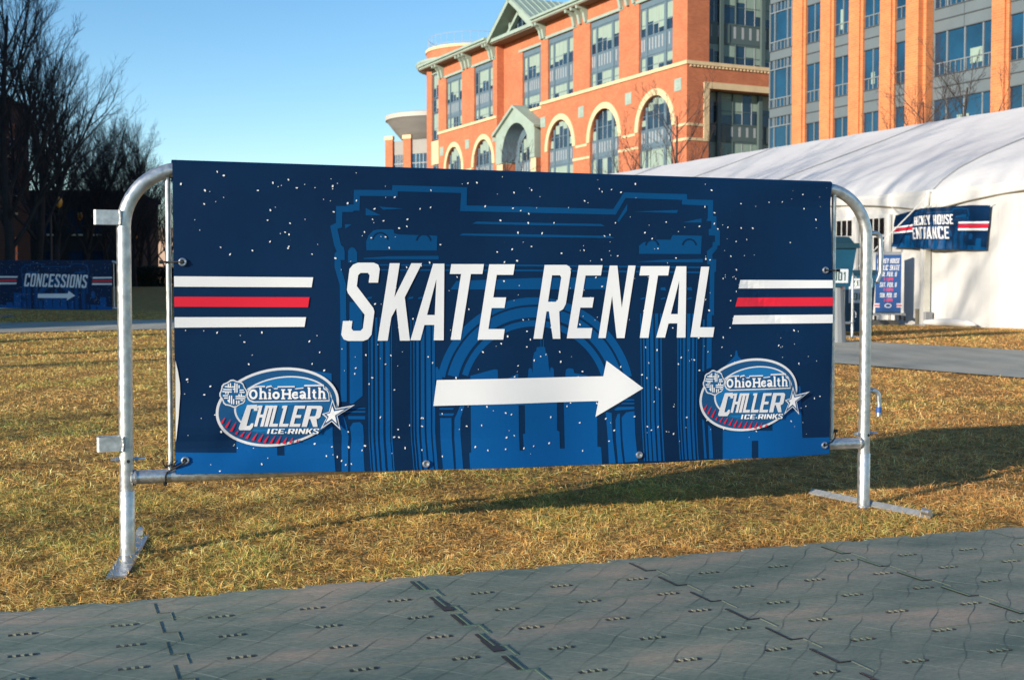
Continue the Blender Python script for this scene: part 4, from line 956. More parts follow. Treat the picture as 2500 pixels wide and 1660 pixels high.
sb.tube(pts, [0.05, 0.075, 0.078, 0.07, 0.02], M['tentwall'], 12)
so = sb.build('ballast_tube', smooth=True); so.location = (*TP, 0); so.rotation_euler = (0, 0, RZL)
tag(so, 'pale ballast tube lying at the foot of the tent wall right of the pole', 'ballast')

# banner hung round the tent pole
dk = MB(); dk.box(0.55, 34.0, 0.26, 1.9, 0.0, 0.10, M['asphalt']); dk.box(0.55, 34.0, 1.905, 1.93, 0.0, 0.085, M['greyplastic'])
do = dk.build('pavement'); do.location = (*TP, 0); do.rotation_euler = (0, 0, RZL); tag(do, kind='structure')
def pole_banner():
    pA = (TP[0] + dL[0] * 0.95 - dR[0] * 0.55, TP[1] + dL[1] * 0.95 - dR[1] * 0.55)
    # it hangs roughly square to the camera in front of the pole
    lx = (2182 - 1250) / 3030 * 25.9; rx = (2414 - 1250) / 3030 * 23.75
    A = Vector((lx, 25.9)); B = Vector((rx, 23.75)); d = (B - A); W = d.length; d.normalize(); rz = math.atan2(d.y, d.x)
    t = thing('event_banner', 'creased navy banner reading HOCKEY HOUSE ENTRANCE, tied round the tent pole', 'banner', (A.x, A.y, 0), rz, 'navy event banners with red and white stripes')
    sx = W / (U1 - U0)
    yt = 2.37; yb = 1.57
    def mp(u, z):
        k = (u - U0) / (U1 - U0); s = k * W
        f = (z - 0.2) / (ZT - 0.2)
        top = yt - 0.10 * max(0, 1 - k / 0.32) ** 1.2 - 0.03 * max(0, (k - .8) / .2); bot = 1.56 + 0.04 * max(0, 1 - k / 0.3) - 0.10 * max(0, (k - 0.3))
        return s - (1 - f) * 0.085, bot + (top - bot) * f
    mpp = lambda q: [mp(*p) for p in q]
    def fd(u, z):
        k = u / W
        return -0.13 * math.exp(-((k - 0.42) / 0.16) ** 2) + 0.018 * math.sin(30 * u + 3 * z) * math.exp(-((k - 0.36) / 0.2) ** 2) + 0.008 * math.sin(9 * u - 13 * z) + 0.006 * math.sin(23 * z + 5 * u)
    printed('sheet', [(0, M['navy'], [mpp(p) for p in sheet_polys(40)]), (1, M['blue'], [mpp(p) for p in ART_BLUE])], fd, t, 0.05, step=0.002, front=0)
    def kx(px): return U0 + (px - 2180) / 232.0 * (U1 - U0)
    ZZ = lambda py: ZT - (py - 505) / 97.0 * (ZT - 0.2)
    tx = [[(kx(x), ZZ(y)) for x, y in q] for q in text_polys('HOCKEY HOUSE', 2238, 2329, 545, 523, 0.15, 0.22)] + [[(kx(x), ZZ(y)) for x, y in q] for q in text_polys('ENTRANCE', 2236, 2323, 578, 550, 0.15, 0.22)]
    printed('lettering', [(2, M['white'], [mpp(p) for p in tx])], fd, t, 0.05, step=0.002, front=0)
    for xa, xb in ((2181, 2233), (2343, 2412)):
        st = []
        for m_, y0, y1 in (('white', 540, 544.5), ('red', 546.5, 552.5), ('white', 554.5, 559.5)):
            st.append((2, M[m_], [mpp([(kx(xa), ZZ(y0)), (kx(xb), ZZ(y0)), (kx(xb), ZZ(y1)), (kx(xa), ZZ(y1))])]))
        printed('stripe_band', st, fd, t, 0.05, step=0.002, front=0)
    k = MB()
    for u, z, q in ((0.06, 2.33, (-0.25, 0.1, 2.5)), (W - 0.05, 2.33, (W + 0.3, 0.3, 2.44)), (W * .42, 2.36, (W * .42, 0.05, 2.46))):
        k.tube([(u, fd(u, z) - 0.004, z), q], 0.007, M['tentwall'], 6)
    k.build('cord', t)
pole_banner()

# ------------------------------------------------------------------ things in front of the tent
def poster_stand():
    Y = 25.4; X = (2167 - 1250) / 3030 * Y
    t = thing('poster_stand', 'tall blue wheeled poster stand with white frame, left of the tent pole', 'sign', (X, Y, 0.105), math.radians(-6))
    w = 0.285; h0, h1 = 0.17, 1.385; mb = MB()
    for x in (-w, w): mb.box(x - 0.028, x + 0.028, -0.03, 0.03, h0 - 0.04, h1, M['door'])
    mb.box(-w, w, -0.028, 0.028, h1 - 0.05, h1 + 0.012, M['greyplastic']); mb.box(-w, w, -0.028, 0.028, h0 - 0.04, h0 + 0.01, M['tealdark'])
    mb.build('frame', t)
    L = [(0, M['signblue'], [[(-w + .03, h0), (w - .03, h0), (w - .03, h1 - .05), (-w + .03, h1 - .05)]])]
    def tx(s, z0, z1, m, k): L.append((1, M[m], text_polys(s, -k * .9, k * .9, z0 * .89 - .03, z1 * .89 - .03, 0.12)))
    L_0 = L; k_ = 1.0
    tx('HOCKEY HOUSE', 1.34, 1.45, 'white', 0.25); tx('PUBLIC SKATE', 1.18, 1.30, 'white', 0.25)
    tx('FRI. FEB. 8', 1.04, 1.14, 'white', 0.19); tx('1-10PM', 0.94, 1.01, 'pink', 0.11)
    tx('SAT. FEB. 9', 0.80, 0.90, 'white', 0.19); tx('1-10PM', 0.70, 0.77, 'pink', 0.11)
    tx('SUN. FEB. 10', 0.56, 0.66, 'white', 0.19); tx('1-6PM', 0.46, 0.53, 'pink', 0.10)
    for s in (-1, 1):
        for z0, z1, m in ((0.32, 0.345, 'white'), (0.29, 0.315, 'pink'), (0.265, 0.285, 'white')):
            a, b = sorted((s * 0.17, s * 0.275)); L.append((1, M[m], [[(a, z0), (b, z0), (b, z1), (a, z1)]]))
    L.append((1, M['white'], [arc(0, 0.30, 0.07, 0.045, 0, 350, 16)])); L.append((2, M['signblue'], [arc(0, 0.30, 0.05, 0.03, 0, 350, 16)]))
    printed('poster', L, lambda u, z: 0.0, t, None, step=0.002, front=-0.031)
    mb = MB()
    for x in (-w, w): mb.box(x - 0.025, x + 0.025, -0.24, 0.24, 0.10, 0.15, M['greyplastic'])
    mb.box(-w, w, -0.05, 0.05, 0.11, 0.145, M['greyplastic']); mb.build('base', t)
    for x in (-w, w):
        for y in (-0.22, 0.22):
            k = MB(); k.tube([(x - 0.018, y, 0.05), (x + 0.018, y, 0.05)], 0.05, M['black'], 14); k.build('wheel', t, smooth=True)
poster_stand()
def bins():
    # small bin with a dark ribbed lid on a grey stand
    Y = 17.2; X = (2036 - 1250) / 3030 * Y
    t = thing('recycling_bin', 'teal bin with dark ribbed lid and white label, on a grey stand', 'bin', (X, Y, 0), math.radians(4))
    mb = MB(); z0, z1 = 0.78, 1.30
    def taper(mb, m, za, zb, wa, wb, da, db):
        mb.prism([(-wa, 0), (wa, 0), (wb, 1), (-wb, 1)], m, lambda x, k, d: (x, d * (da + (db - da) * k), za + (zb - za) * k), -1, 1)
    taper(mb, M['teal'], z0, z1, 0.17, 0.235, 0.16, 0.21); mb.box(0.20, 0.245, -0.03, 0.03, 0.95, 1.28, M['greyplastic']); mb.build('body', t)
    k = MB(); taper(k, M['tealdark'], 1.302, 1.37, 0.275, 0.27, 0.25, 0.24); taper(k, M['tealdark'], 1.372, 1.46, 0.21, 0.15, 0.2, 0.15)
    for i in range(5): k.box(-0.13 + i * 0.055, -0.105 + i * 0.055, -0.13, 0.13, 1.461, 1.475, M['greyplastic'])
    k.build('lid', t)
    lab = [(0, M['paper'], [[(-0.13, 0.83), (0.135, 0.83), (0.135, 1.24), (-0.13, 1.24)]]), (1, M['ink'], text_polys('ZERO', -0.10, 0.115, 1.12, 1.20, 0.0)), (1, M['ink'], text_polys('001', -0.08, 0.105, 0.86, 0.98, 0.0))]
    o = printed('label', lab, lambda u, z: -0.05 * (z - 0.8), t, None, step=0.002, front=-0.172)
    k = MB(); k.tube([(0, 0, 0.0), (0, 0, 0.78)], [0.17, 0.12], M['greyplastic'], 16); k.build('stand', t)
    # larger wheeled bin behind
    Y = 20.3; X = (2088 - 1250) / 3030 * Y
    t = thing('wheeled_bin', 'tall teal wheeled bin with white label, right of the lidded bin', 'bin', (X, Y, 0), math.radians(-3))
    mb = MB(); taper(mb, M['teal'], 0.06, 0.98, 0.21, 0.255, 0.24, 0.30); mb.build('body', t)
    k = MB(); taper(k, M['tealdark'], 0.982, 1.05, 0.28, 0.26, 0.33, 0.30); k.build('lid', t)
    printed('label', [(0, M['paper'], [[(-0.17, 0.52), (0.2, 0.52), (0.2, 0.93), (-0.17, 0.93)]]), (1, M['ink'], text_polys('ZERO', -0.13, 0.16, 0.80, 0.88, 0)), (1, M['ink'], text_polys('001', -0.1, 0.13, 0.57, 0.68, 0))], lambda u, z: -0.05 * (z - .5), t, None, step=0.002, front=-0.275)
    for x in (-0.22, 0.22):
        k = MB(); k.tube([(x - 0.025, 0.22, 0.09), (x + 0.025, 0.22, 0.09)], 0.09, M['black'], 14); k.build('wheel', t, smooth=True)
bins()

# ------------------------------------------------------------------ the brick office block with arches
C1 = ((1674 - 1250) / 3030 * 120, 120.0)
def office():
    """local frame: x = u along the sunny front (away, to the left), y = out of the front, z up; the side front is the plane x = 0"""
    t = thing('brick_office_building', 'orange brick office building with arched windows, green eaves and gabled portal', 'building', (*C1, 0), RZL)
    UL = 64.3; DEP = 34.0
    bays = [(2.5, 8.7), (12.6, 18.75), (22.5, 28.55), (31.2, 37.1), (43.5, 49.25), (53.2, 58.65)]
    cen = [(a + b) / 2 for a, b in bays]
    REC = {3: -1.0}
    TOP = 32.9
    w = MB(); B_ = M['brick']
    def front(u0, u1, z0, z1, o): w.face([(u0, o, z0), (u1, o, z0), (u1, o, z1), (u0, o, z1)], B_)
    edges = [0.0] + [x for b in bays for x in b] + [61.3]
    def off(u): return -1.0 if 30.3 < u < 42.3 else 0.0
    # upper piers
    for i in range(0, len(edges), 2):
        a, b = edges[i], edges[i + 1]
        cuts = [c for c in (30.3, 42.3) if a < c < b]
        xs_ = [a] + cuts + [b]
        for p, q in zip(xs_[:-1], xs_[1:]): front(p, q, 22.5, 29.75, off((p + q) / 2))
    # frieze and parapet, and everything below the belt between the arches
    for p, q in ((0, 30.3), (30.3, 42.3), (42.3, 61.3)): front(p, q, 29.75, 32.0, off((p + q) / 2))
    def arch_z(u, c, hw, sp, cr): x = (u - c) / hw; return sp + (cr - sp) * math.sqrt(max(0, 1 - x * x))
    AR = [(5.6, 3.1), (15.65, 3.05), (25.5, 3.02), (36.0, 3.95), (46.4, 2.95), (55.9, 2.75)]
    SP, CR = 16.7, 20.05
    xs_ = [0.0]
    for c, h in AR: xs_ += [c - h, c + h]
    xs_.append(61.3)
    for i in range(0, len(xs_), 2):
        a, b = xs_[i], xs_[i + 1]; cuts = [c for c in (30.3, 42.3) if a < c < b]; q_ = [a] + cuts + [b]
        for p, q in zip(q_[:-1], q_[1:]): front(p, q, 0, 22.5, off((p + q) / 2))
    for (c, h) in AR:
        o = off(c); cr = CR if h < 3.5 else 20.95; N = 20
        for k in range(N):
            p, q = c - h + 2 * h * k / N, c - h + 2 * h * (k + 1) / N
            zp, zq = arch_z(p, c, h, SP, cr), arch_z(q, c, h, SP, cr)
            w.face([(p, o, zp), (q, o, zq), (q, o, 22.5), (p, o, 22.5)], B_)
            w.face([(p, o, zp), (q, o, zq), (q, o - 0.45, zq), (p, o - 0.45, zp)], B_)
        for s in (-1, 1): w.face([(c + s * h, o, 0), (c + s * h, o - 0.45, 0), (c + s * h, o - 0.45, SP), (c + s * h, o, SP)], B_)
    for a, b in bays:
        o = off((a + b) / 2)
        for u in (a, b): w.face([(u, o, 22.5), (u, o - 0.4, 22.5), (u, o - 0.4, 29.75), (u, o, 29.75)], B_)
        w.face([(a, o, 29.75), (b, o, 29.75), (b, o - .4, 29.75), (a, o - .4, 29.75)], B_)
    for u in (30.3, 42.3): w.face([(u, 0, 0), (u, -1, 0), (u, -1, 32.0), (u, 0, 32.0)], B_)
    # rest of the volume: back, far end, side front, roof, parapet
    w.face([(UL, -1, 0), (UL, -DEP, 0), (UL, -DEP, 32), (UL, -1, 32)], B_); w.face([(0, -DEP, 0), (UL, -DEP, 0), (UL, -DEP, 32), (0, -DEP, 32)], B_)
    w.face([(0, -0.5, 32.0), (UL, -0.5, 32.0), (UL, -DEP, 32.0), (0, -DEP, 32.0)], M['soffit'])
    for p, q in ((0.3, 30.5), (42.5, 63.5)): w.box(p, q, -1.2, -0.9, 32.0, TOP, B_)
    w.box(0.2, 0.6, -DEP, -0.9, 32.0, TOP, B_)
    # side front (x = 0): brick with two tall window fields
    def side(r0, r1, z0, z1, o=0.0): w.face([(-o, -r0, z0), (-o, -r1, z0), (-o, -r1, z1), (-o, -r0, z1)], B_)
    R0, R1 = 2.55, 12.2
    side(0, R0, 0, 32); side(R1, DEP, 0, 32); side(R0, R1, 20.1, 22.5); side(R0, R1, 30.8, 32)
    for r in (R0, R1):
        w.face([(0, -r, 0), (1.1, -r, 0), (1.1, -r, 20.1), (0, -r, 20.1)], B_); w.face([(0, -r, 22.5), (0.7, -r, 22.5), (0.7, -r, 30.8), (0, -r, 30.8)], B_)
    w.face([(0, -R0, 20.1), (0, -R1, 20.1), (1.1, -R1, 20.1), (1.1, -R0, 20.1)], B_)
    w.build('wall', t, recalc=False)
    # corner strip at the far left of the front
    w = MB(); w.face([(61.3, 0, 0), (61.3, 0, 18), (61.3, -0.5, 18), (61.3, -0.5, 0)], B_)
    w.box(61.31, 64.2, -0.9, -0.12, 18.3, 21.6, M['stone']); w.box(63.75, 64.3, -0.9, 0.0, 21.7, 31.0, B_); w.box(61.31, 64.2, -0.9, -0.2, 31.0, 31.6, M['green'])
    w.build('corner_bay', t)
    # stone belts
    s = MB()
    def belt(z, h, o):
        for p, q in ((0 - o, 30.3), (42.3, 61.35)): s.box(p, q, 0.002, o, z, z + h, M['stone'])
    belt(22.28, 0.34, 0.16)
    s.box(30.3, 42.3, -0.998, -0.85, 22.2, 22.5, M['stone'])
    s.box(-0.16, -0.002, -20, 0.0, 22.28, 22.62, M['stone'])
    for r in np.arange(0.3, 13, 0.42): s.box(-0.12, -0.003, -(r + 0.2), -r, 22.06, 22.27, M['stone'])
    for z in (16.55, 15.15):
        for i in range(len(AR) + 1):
            a = 0.0 if i == 0 else AR[i - 1][0] + AR[i - 1][1] + (0.62 if z > 16 else 0.0); b = 61.3 if i == len(AR) else AR[i][0] - AR[i][1] - (0.62 if z > 16 else 0)
            if i in (3, 4): continue
            s.box(a, b, 0.003, 0.07, z - 0.13, z + 0.13, M['stone'])
        s.box(-0.07, -0.003, -1.9, 0.0, z - 0.13, z + 0.13, M['stone'])
    s.build('stone_belt', t)
    for i, (c, h) in enumerate(AR):
        if i == 3: continue
        s = MB(); N = 26; ho = h + 0.62
        o_ = [(c + ho * math.cos(a), SP + (CR + 0.66 - SP) * math.sin(a)) for a in np.linspace(0, math.pi, N)]
        i_ = [(c + h * math.cos(a), SP + (CR - SP) * math.sin(a)) for a in np.linspace(0, math.pi, N)]
        for k in range(N - 1): s.prism([o_[k], o_[k + 1], i_[k + 1], i_[k]], M['stone'], lambda x, z, d: (x, d, z), 0.004, 0.13)
        s.build('arch_surround', t)
    # side surround of the lower window field
    s = MB(); s.box(-0.1, -0.003, -R0, -R0 + 0.62, 15.0, 20.1, M['stone']); s.box(-0.12, -0.003, -R1 - .6, -R0 + 0.62, 20.102, 20.72, M['stone']); s.build('stone_frame', t)
    # plaques
    for u, z in ((1.5, 20.5), (10.65, 20.4), (20.6, 20.3), (29.7, 20.25), (42.9, 20.0), (51.4, 19.95), (60.1, 19.85)):
        s = MB(); s.box(u - .6, u + .6, 0.004, 0.06, z - .6, z + .6, M['green']); s.lathe([(0.42, 0), (0.36, 0.05), (0.2, 0.02), (0, 0.06)], (0, 0, 0), M['green'], 14)
        o = s.build('plaque', t)
        me = o.data
        n8 = 8
        for v in me.vertices[n8:]: x, y, z0 = v.co; v.co = (u + x, 0.061 + z0, z + y)
    # windows -------------------------------------------------
    def left(a, o, z): return (a, o, z)
    def sidep(a, o, z): return (-o, -a, z)
    def window(P, a0, a1, z0, z1, o, blind, rs, arch=None, fm='frame', cols=None):
        """frame with mullions; glass and blinds are children"""
        f = MB(); g = MB(); b = []; F_ = M[fm]; W = a1 - a0
        cols = cols or [0.0, 0.23, 0.30, 0.475, 0.63, 0.79, 0.845, 1.0]
        cols = [a0 + W * c for c in cols]
        f.box(a0, a1, o - 0.02, o + 0.05, z1 - 0.16, z1, F_, P) if not arch else None
        f.box(a0, a1, o - 0.02, o + 0.06, z0, z0 + 0.12, F_, P)
        panes = [(cols[0] + .09, cols[1]), (cols[2], cols[3]), (cols[3], cols[4]), (cols[4], cols[5]), (cols[6], cols[7] - .09)]
        def zt(a): return z1 if not arch else arch(a)
        for a, b_ in ((cols[0], cols[0] + .09), (cols[1], cols[2]), (cols[5], cols[6]), (cols[7] - .09, cols[7])):
            f.box(a, b_, o - 0.03, o + 0.12, z0 + .1, min(zt(a), zt(b_)) - 0.02, F_, P)
        for a in (cols[3], cols[4]): f.box(a - 0.03, a + 0.03, o - 0.02, o + 0.045, z0 + .1, zt(a) - 0.02, M['framelight'], P)
        for p, q in panes:
            top = zt((p + q) / 2) if not arch else min(zt(p), zt(q)) + 0.25 * abs(zt(p) - zt(q))
            zm = z0 + (0.42 if not arch else 0.45) * (z1 - z0)
            N = 1 if not arch else 6
            for k in range(N):
                x0 = p + (q - p) * k / N; x1 = p + (q - p) * (k + 1) / N
                g.face([P(x0, o, z0 + .1), P(x1, o, z0 + .1), P(x1, o, zt(x1) - .03), P(x0, o, zt(x0) - .03)], M['glass'])
            f.box(p, q, o - 0.02, o + 0.04, zm - 0.035, zm + 0.035, F_, P)
            if blind > 0:
                d = blind * rs.uniform(0.6, 1.25); zb = max(z0 + .12, top - 0.15 - d * (z1 - z0) * 0.62)
                if rs.random() < 0.9 and top - 0.2 > zb + .1: b.append((p + .03, q - .03, o + 0.006, o + 0.012, zb, top - 0.06))
        w_ = f.build('window', t)
        g.build('pane', w_, recalc=False)
        for q in b: k = MB(); k.box(*q, M['blind'], P); k.build('blind', w_)
        return w_
    def spandrel(P, a0, a1, z0, z1, o, fm='frame', n=5):
        f = MB(); W = a1 - a0; f.box(a0, a1, o - 0.05, o + 0.03, z0, z1, M[fm], P)
        for x in (0.0, 0.23, 0.79): f.box(a0 + W * x, a0 + W * (x + .065), o + .031, o + 0.11, z0, z1, M[fm], P)
        for x in (0.05, 0.15, 0.35, 0.45, 0.545, 0.64, 0.73, 0.89, 0.96): f.box(a0 + W * x, a0 + W * (x + .028), o + 0.031, o + 0.045, z0 + .3 * (z1 - z0), z1 - .14, M['framelight'], P)
        f.box(a0, a1, o + 0.03, o + 0.07, z0 + .02, z0 + .18, M[fm], P)
        f.build('spandrel_panel', t)
    rs = random.Random(11)
    for i, (a, b) in enumerate(bays):
        o = off((a + b) / 2) - 0.32
        h = MB(); h.box(a, b, o - 0.05, o + 0.12, 29.1, 29.74, M['frame'], left); h.build('window_head', t)
        window(left, a, b, 26.15, 29.09, o, 1.0, rs); spandrel(left, a, b, 24.25, 26.14, o); window(left, a, b, 22.5, 24.24, o, 1.3, rs)
    for i, (c, h) in enumerate(AR):
        if i == 3: continue
        o = -0.36; hh = h - 0.02
        window(left, c - hh, c + hh, 16.75, CR - 0.05, o, 0.7 if i in (1, 4, 5) else 0.35, rs, arch=lambda u, c=c, hh=hh: max(16.95, arch_z(u, c, hh, SP, CR)))
        spandrel(left, c - hh, c + hh, 14.95, 16.74, o); window(left, c - hh, c + hh, 11.4, 14.94, o, 1.5, rs); spandrel(left, c - hh, c + hh, 9.6, 11.39, o); window(left, c - hh, c + hh, 5, 9.59, o, 0.8, rs)
    # corner bay glazing
    for z0, z1 in ((27.6, 30.9), (25.6, 27.5), (21.75, 25.5), (14.5, 18.2)): window(left, 61.35, 63.72, z0, z1, -0.3, 0.9, rs, cols=[0, .1, .12, .5, .52, .9, .92, 1])
    # side front windows, deep in shade
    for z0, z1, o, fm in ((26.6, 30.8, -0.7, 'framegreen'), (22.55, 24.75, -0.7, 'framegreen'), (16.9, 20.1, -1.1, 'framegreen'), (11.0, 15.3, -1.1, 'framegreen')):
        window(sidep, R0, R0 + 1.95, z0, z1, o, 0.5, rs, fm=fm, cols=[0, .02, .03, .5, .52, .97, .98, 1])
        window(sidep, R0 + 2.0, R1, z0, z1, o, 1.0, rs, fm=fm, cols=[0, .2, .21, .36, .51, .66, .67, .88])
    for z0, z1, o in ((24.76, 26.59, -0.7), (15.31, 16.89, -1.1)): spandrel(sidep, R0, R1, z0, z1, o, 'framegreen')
    p = MB()
    for r in (4.35, 9.35, 12.0):
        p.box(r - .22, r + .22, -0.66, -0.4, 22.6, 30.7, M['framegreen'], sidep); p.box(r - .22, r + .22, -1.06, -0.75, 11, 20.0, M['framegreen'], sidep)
    p.build('pilaster', t)
    # green window band, eaves, brackets
    for i, (a, b) in enumerate(bays):
        g = MB(); o = off((a + b) / 2); g.box(a - .9, b + .9, o + 0.004, o + 0.10, 29.76, 30.06, M['green']); g.build('frieze_band', t)
    g = MB()
    def eave(p, q, o): g.box(p, q, o - 0.4, o + 1.45, 31.75, 32.0, M['green']); g.box(p, q, o + 1.15, o + 1.7, 32.002, 32.28, M['green']); g.box(p, q, o - 0.4, o + 1.40, 31.6, 31.748, M['soffit'])
    eave(-1.5, 30.0, 0.0); eave(42.6, 65.0, 0.0)
    g.box(-1.5, -0.003, -20, -0.401, 31.75, 32.0, M['green'])
    g.build('eave', t)
    bk = MB()
    def bracket_poly(): 
        o_ = [(0.02, 29.95), (0.32, 29.9), (0.42, 30.35), (0.55, 30.9), (0.95, 31.25), (1.35, 31.3), (1.42, 31.6), (0.02, 31.6)]
        i_ = None
        return o_
    first = None
    for x in [0.6, 1.3, 9.4, 10.7, 12.0, 19.4, 20.65, 21.9, 29.2, 29.9, 43.0, 43.8, 50.2, 51.3, 52.4, 59.4, 60.4]:
        if first is None:
            b = MB(); b.prism(bracket_poly(), M['green'], lambda y, z, d: (d, y, z), -0.2, 0.2); first = b.build('bracket', t); first.location = (x, 0, 0)
        else: c = first.copy(); COL.objects.link(c); c.parent = t; c.location = (x, 0, 0)
    # attic pediment over the recessed middle bay
    g = MB(); ap = (36.4, 36.1); lf_ = (42.9, 31.9); rt_ = (29.9, 31.9)
    def rake(a, b, th, o0, o1):
        dx, dz = b[0] - a[0], b[1] - a[1]; l = math.hypot(dx, dz); nx, nz = dz / l * th, -dx / l * th
        if nz > 0: nx, nz = -nx, -nz
        g.prism([a, b, (b[0] + nx, b[1] + nz), (a[0] + nx, a[1] + nz)], M['green'], lambda x, z, d: (x, d, z), o0, o1)
    rake(lf_, ap, 0.55, -0.6, 1.3); rake(rt_, ap, 0.55, -0.6, 1.3)
    g.box(30.05, 42.55, -0.8, 1.0, 31.6, 32.0, M['green']); g.box(30.05, 42.55, -.8, 0.8, 31.45, 31.598, M['soffit'])
    for sgn in (-1, 1): g.box(36.4 + sgn * 2.8 - .15, 36.4 + sgn * 2.8 + .15, -0.45, -0.2, 32.0, 33.8, M['green'])
    rake((40.2, 32.0), (36.4, 34.6), 0.4, -0.5, 0.0); rake((32.6, 32.0), (36.4, 34.6), 0.4, -0.5, 0.0)
    g.build('pediment', t)
    g = MB(); g.prism([(41.5, 32.0), (36.4, 35.3), (31.3, 32.0)], M['soffit'], lambda x, z, d: (x, d, z), -1.1, -0.7)
    g.prism([(39.5, 32.1), (36.4, 34.1), (33.3, 32.1)], M['glass'], lambda x, z, d: (x, d, z), -0.69, -0.66)
    for x in (35.2, 36.4, 37.6): g.box(x - .09, x + .09, -0.655, -0.6, 32.1, 34.1 - abs(x - 36.4) * .65, M['frame'])
    g.build('pediment_window', t)
    g = MB(); n = 24                                     # standing seam roof running back from the pediment
    g.face([(42.9, 1.3, 31.95), (36.4, 1.3, 36.15), (36.4, -22, 36.15), (42.9, -22, 31.95)], M['green']); g.face([(29.9, 1.3, 31.95), (36.4, 1.3, 36.15), (36.4, -22, 36.15), (29.9, -22, 31.95)], M['green'])
    for k in range(n):
        y = 1.2 - k * 0.95
        g.tube([(29.9, y, 31.97), (36.4, y, 36.2)], 0.07, M['green'], 4); g.tube([(42.9, y, 31.97), (36.4, y, 36.2)], 0.07, M['green'], 4)
    g.build('roof', t)
    # big green gabled portal with its deep arch
    g = MB(); c = 36.0; o0, o1 = -1.0, 0.55; hw = 3.9; sp, cr = 16.5, 20.9; N = 24
    op = [(c + hw * math.cos(a), sp + (cr - sp) * math.sin(a)) for a in np.linspace(0, math.pi, N + 1)]
    def roof_z(u): return 22.75 - abs(u - 36.2) * 0.525
    for k in range(N):
        (xa, za), (xb, zb) = op[k], op[k + 1]
        g.prism([(xa, za), (xb, zb), (xb, roof_z(xb)), (xa, roof_z(xa))], M['green'], lambda x, z, d: (x, d, z), o0, o1)
    for p, q in ((30.9, c - hw), (c + hw, 41.5)):
        g.prism([(p, 16.3), (q, 16.3), (q, roof_z(q)), (p, roof_z(p))], M['green'], lambda x, z, d: (x, d, z), o0, o1)
    for a, b in (((41.9, roof_z(41.9)), (36.2, 22.75)), ((30.5, roof_z(30.5)), (36.2, 22.75))):
        dx, dz = b[0] - a[0], b[1] - a[1]; l = math.hypot(dx, dz); n_ = (-dz / l * .32, dx / l * .32)
        if n_[1] < 0: n_ = (-n_[0], -n_[1])
        g.prism([a, b, (b[0], b[1] + .34), (a[0] + n_[0], a[1] + n_[1])], M['green'], lambda x, z, d: (x, d, z), o0, o1 + .35)
    g.build('portal', t)
    g = MB()
    for k in range(N):                                   # barrel of the arch and its inner wall
        (xa, za), (xb, zb) = op[k], op[k + 1]
        g.face([(xa, 0.5, za), (xb, 0.5, zb), (c + (xb - c) * .93, -1.6, sp + (zb - sp) * .95), (c + (xa - c) * .93, -1.6, sp + (za - sp) * .95)], M['frame'])
    iw = 2.75; ic = 19.7
    for k in range(N):
        xa, xb = c - 3.7 + 7.4 * k / N, c - 3.7 + 7.4 * (k + 1) / N
        f = lambda x: 12.0 if abs(x - c) >= iw else 16.4 + (ic - 16.4) * math.sqrt(max(0, 1 - ((x - c) / iw) ** 2))
        g.face([(xa, -1.3, f(xa)), (xb, -1.3, f(xb)), (xb, -1.3, 21.2), (xa, -1.3, 21.2)], M['frame'])
    g.box(30.9, 32.1, -2.2, 0.3, 0, 16.29, M['brick']); g.box(39.9, 41.5, -2.2, 0.3, 0, 16.29, M['brick'])
    g.box(30.85, 32.15, 0.31, 0.4, 14.6, 16.25, M['stone']); g.box(39.85, 41.55, 0.31, 0.4, 14.6, 16.25, M['stone'])
    g.build('portal_arch', t)
    window(left, c - iw, c + iw, 16.4, ic, -1.42, 0.8, rs, arch=lambda u: max(16.6, arch_z(u, c, iw, 16.4, ic)))
    spandrel(left, c - iw - .9, c + iw + .9, 14.3, 16.38, -1.4); window(left, c - iw - .9, c + iw + .9, 9, 14.29, -1.42, .6, rs)
    # entrance rotunda on the roof behind
    g = MB(); rc = (70.8, -10.0, -1.9)
    g.lathe([(7.3, 0), (7.3, 37.6)], rc, M['brick'], 40); g.lathe([(7.3, 37.601), (7.45, 37.62), (7.45, 38.05), (6.9, 38.1), (0.1, 38.1)], rc, M['stone'], 40)
    d = g.build('rotunda', t)
    g = MB(); g.lathe([(7.35, 35.2), (8.6, 35.3), (8.9, 35.75), (8.9, 36.05), (7.35, 36.1)], rc, M['green'], 40); g.build('rotunda_cornice', d)
    g = MB()
    for k in range(36):
        a = 2 * math.pi * k / 36; g.tube([(rc[0] + 7.0 * math.cos(a), rc[1] + 7.0 * math.sin(a), 36.2), (rc[0] + 7.0 * math.cos(a), rc[1] + 7.0 * math.sin(a), 37.9)], 0.022, M['framelight'], 5)
    for z in (36.5, 37.9): g.tube([(rc[0] + 7.0 * math.cos(a), rc[1] + 7.0 * math.sin(a), z) for a in np.linspace(0, 2 * math.pi, 49)], 0.035, M['framelight'], 5, cap=False)
    g.build('rotunda_railing', d)
    return t
office()

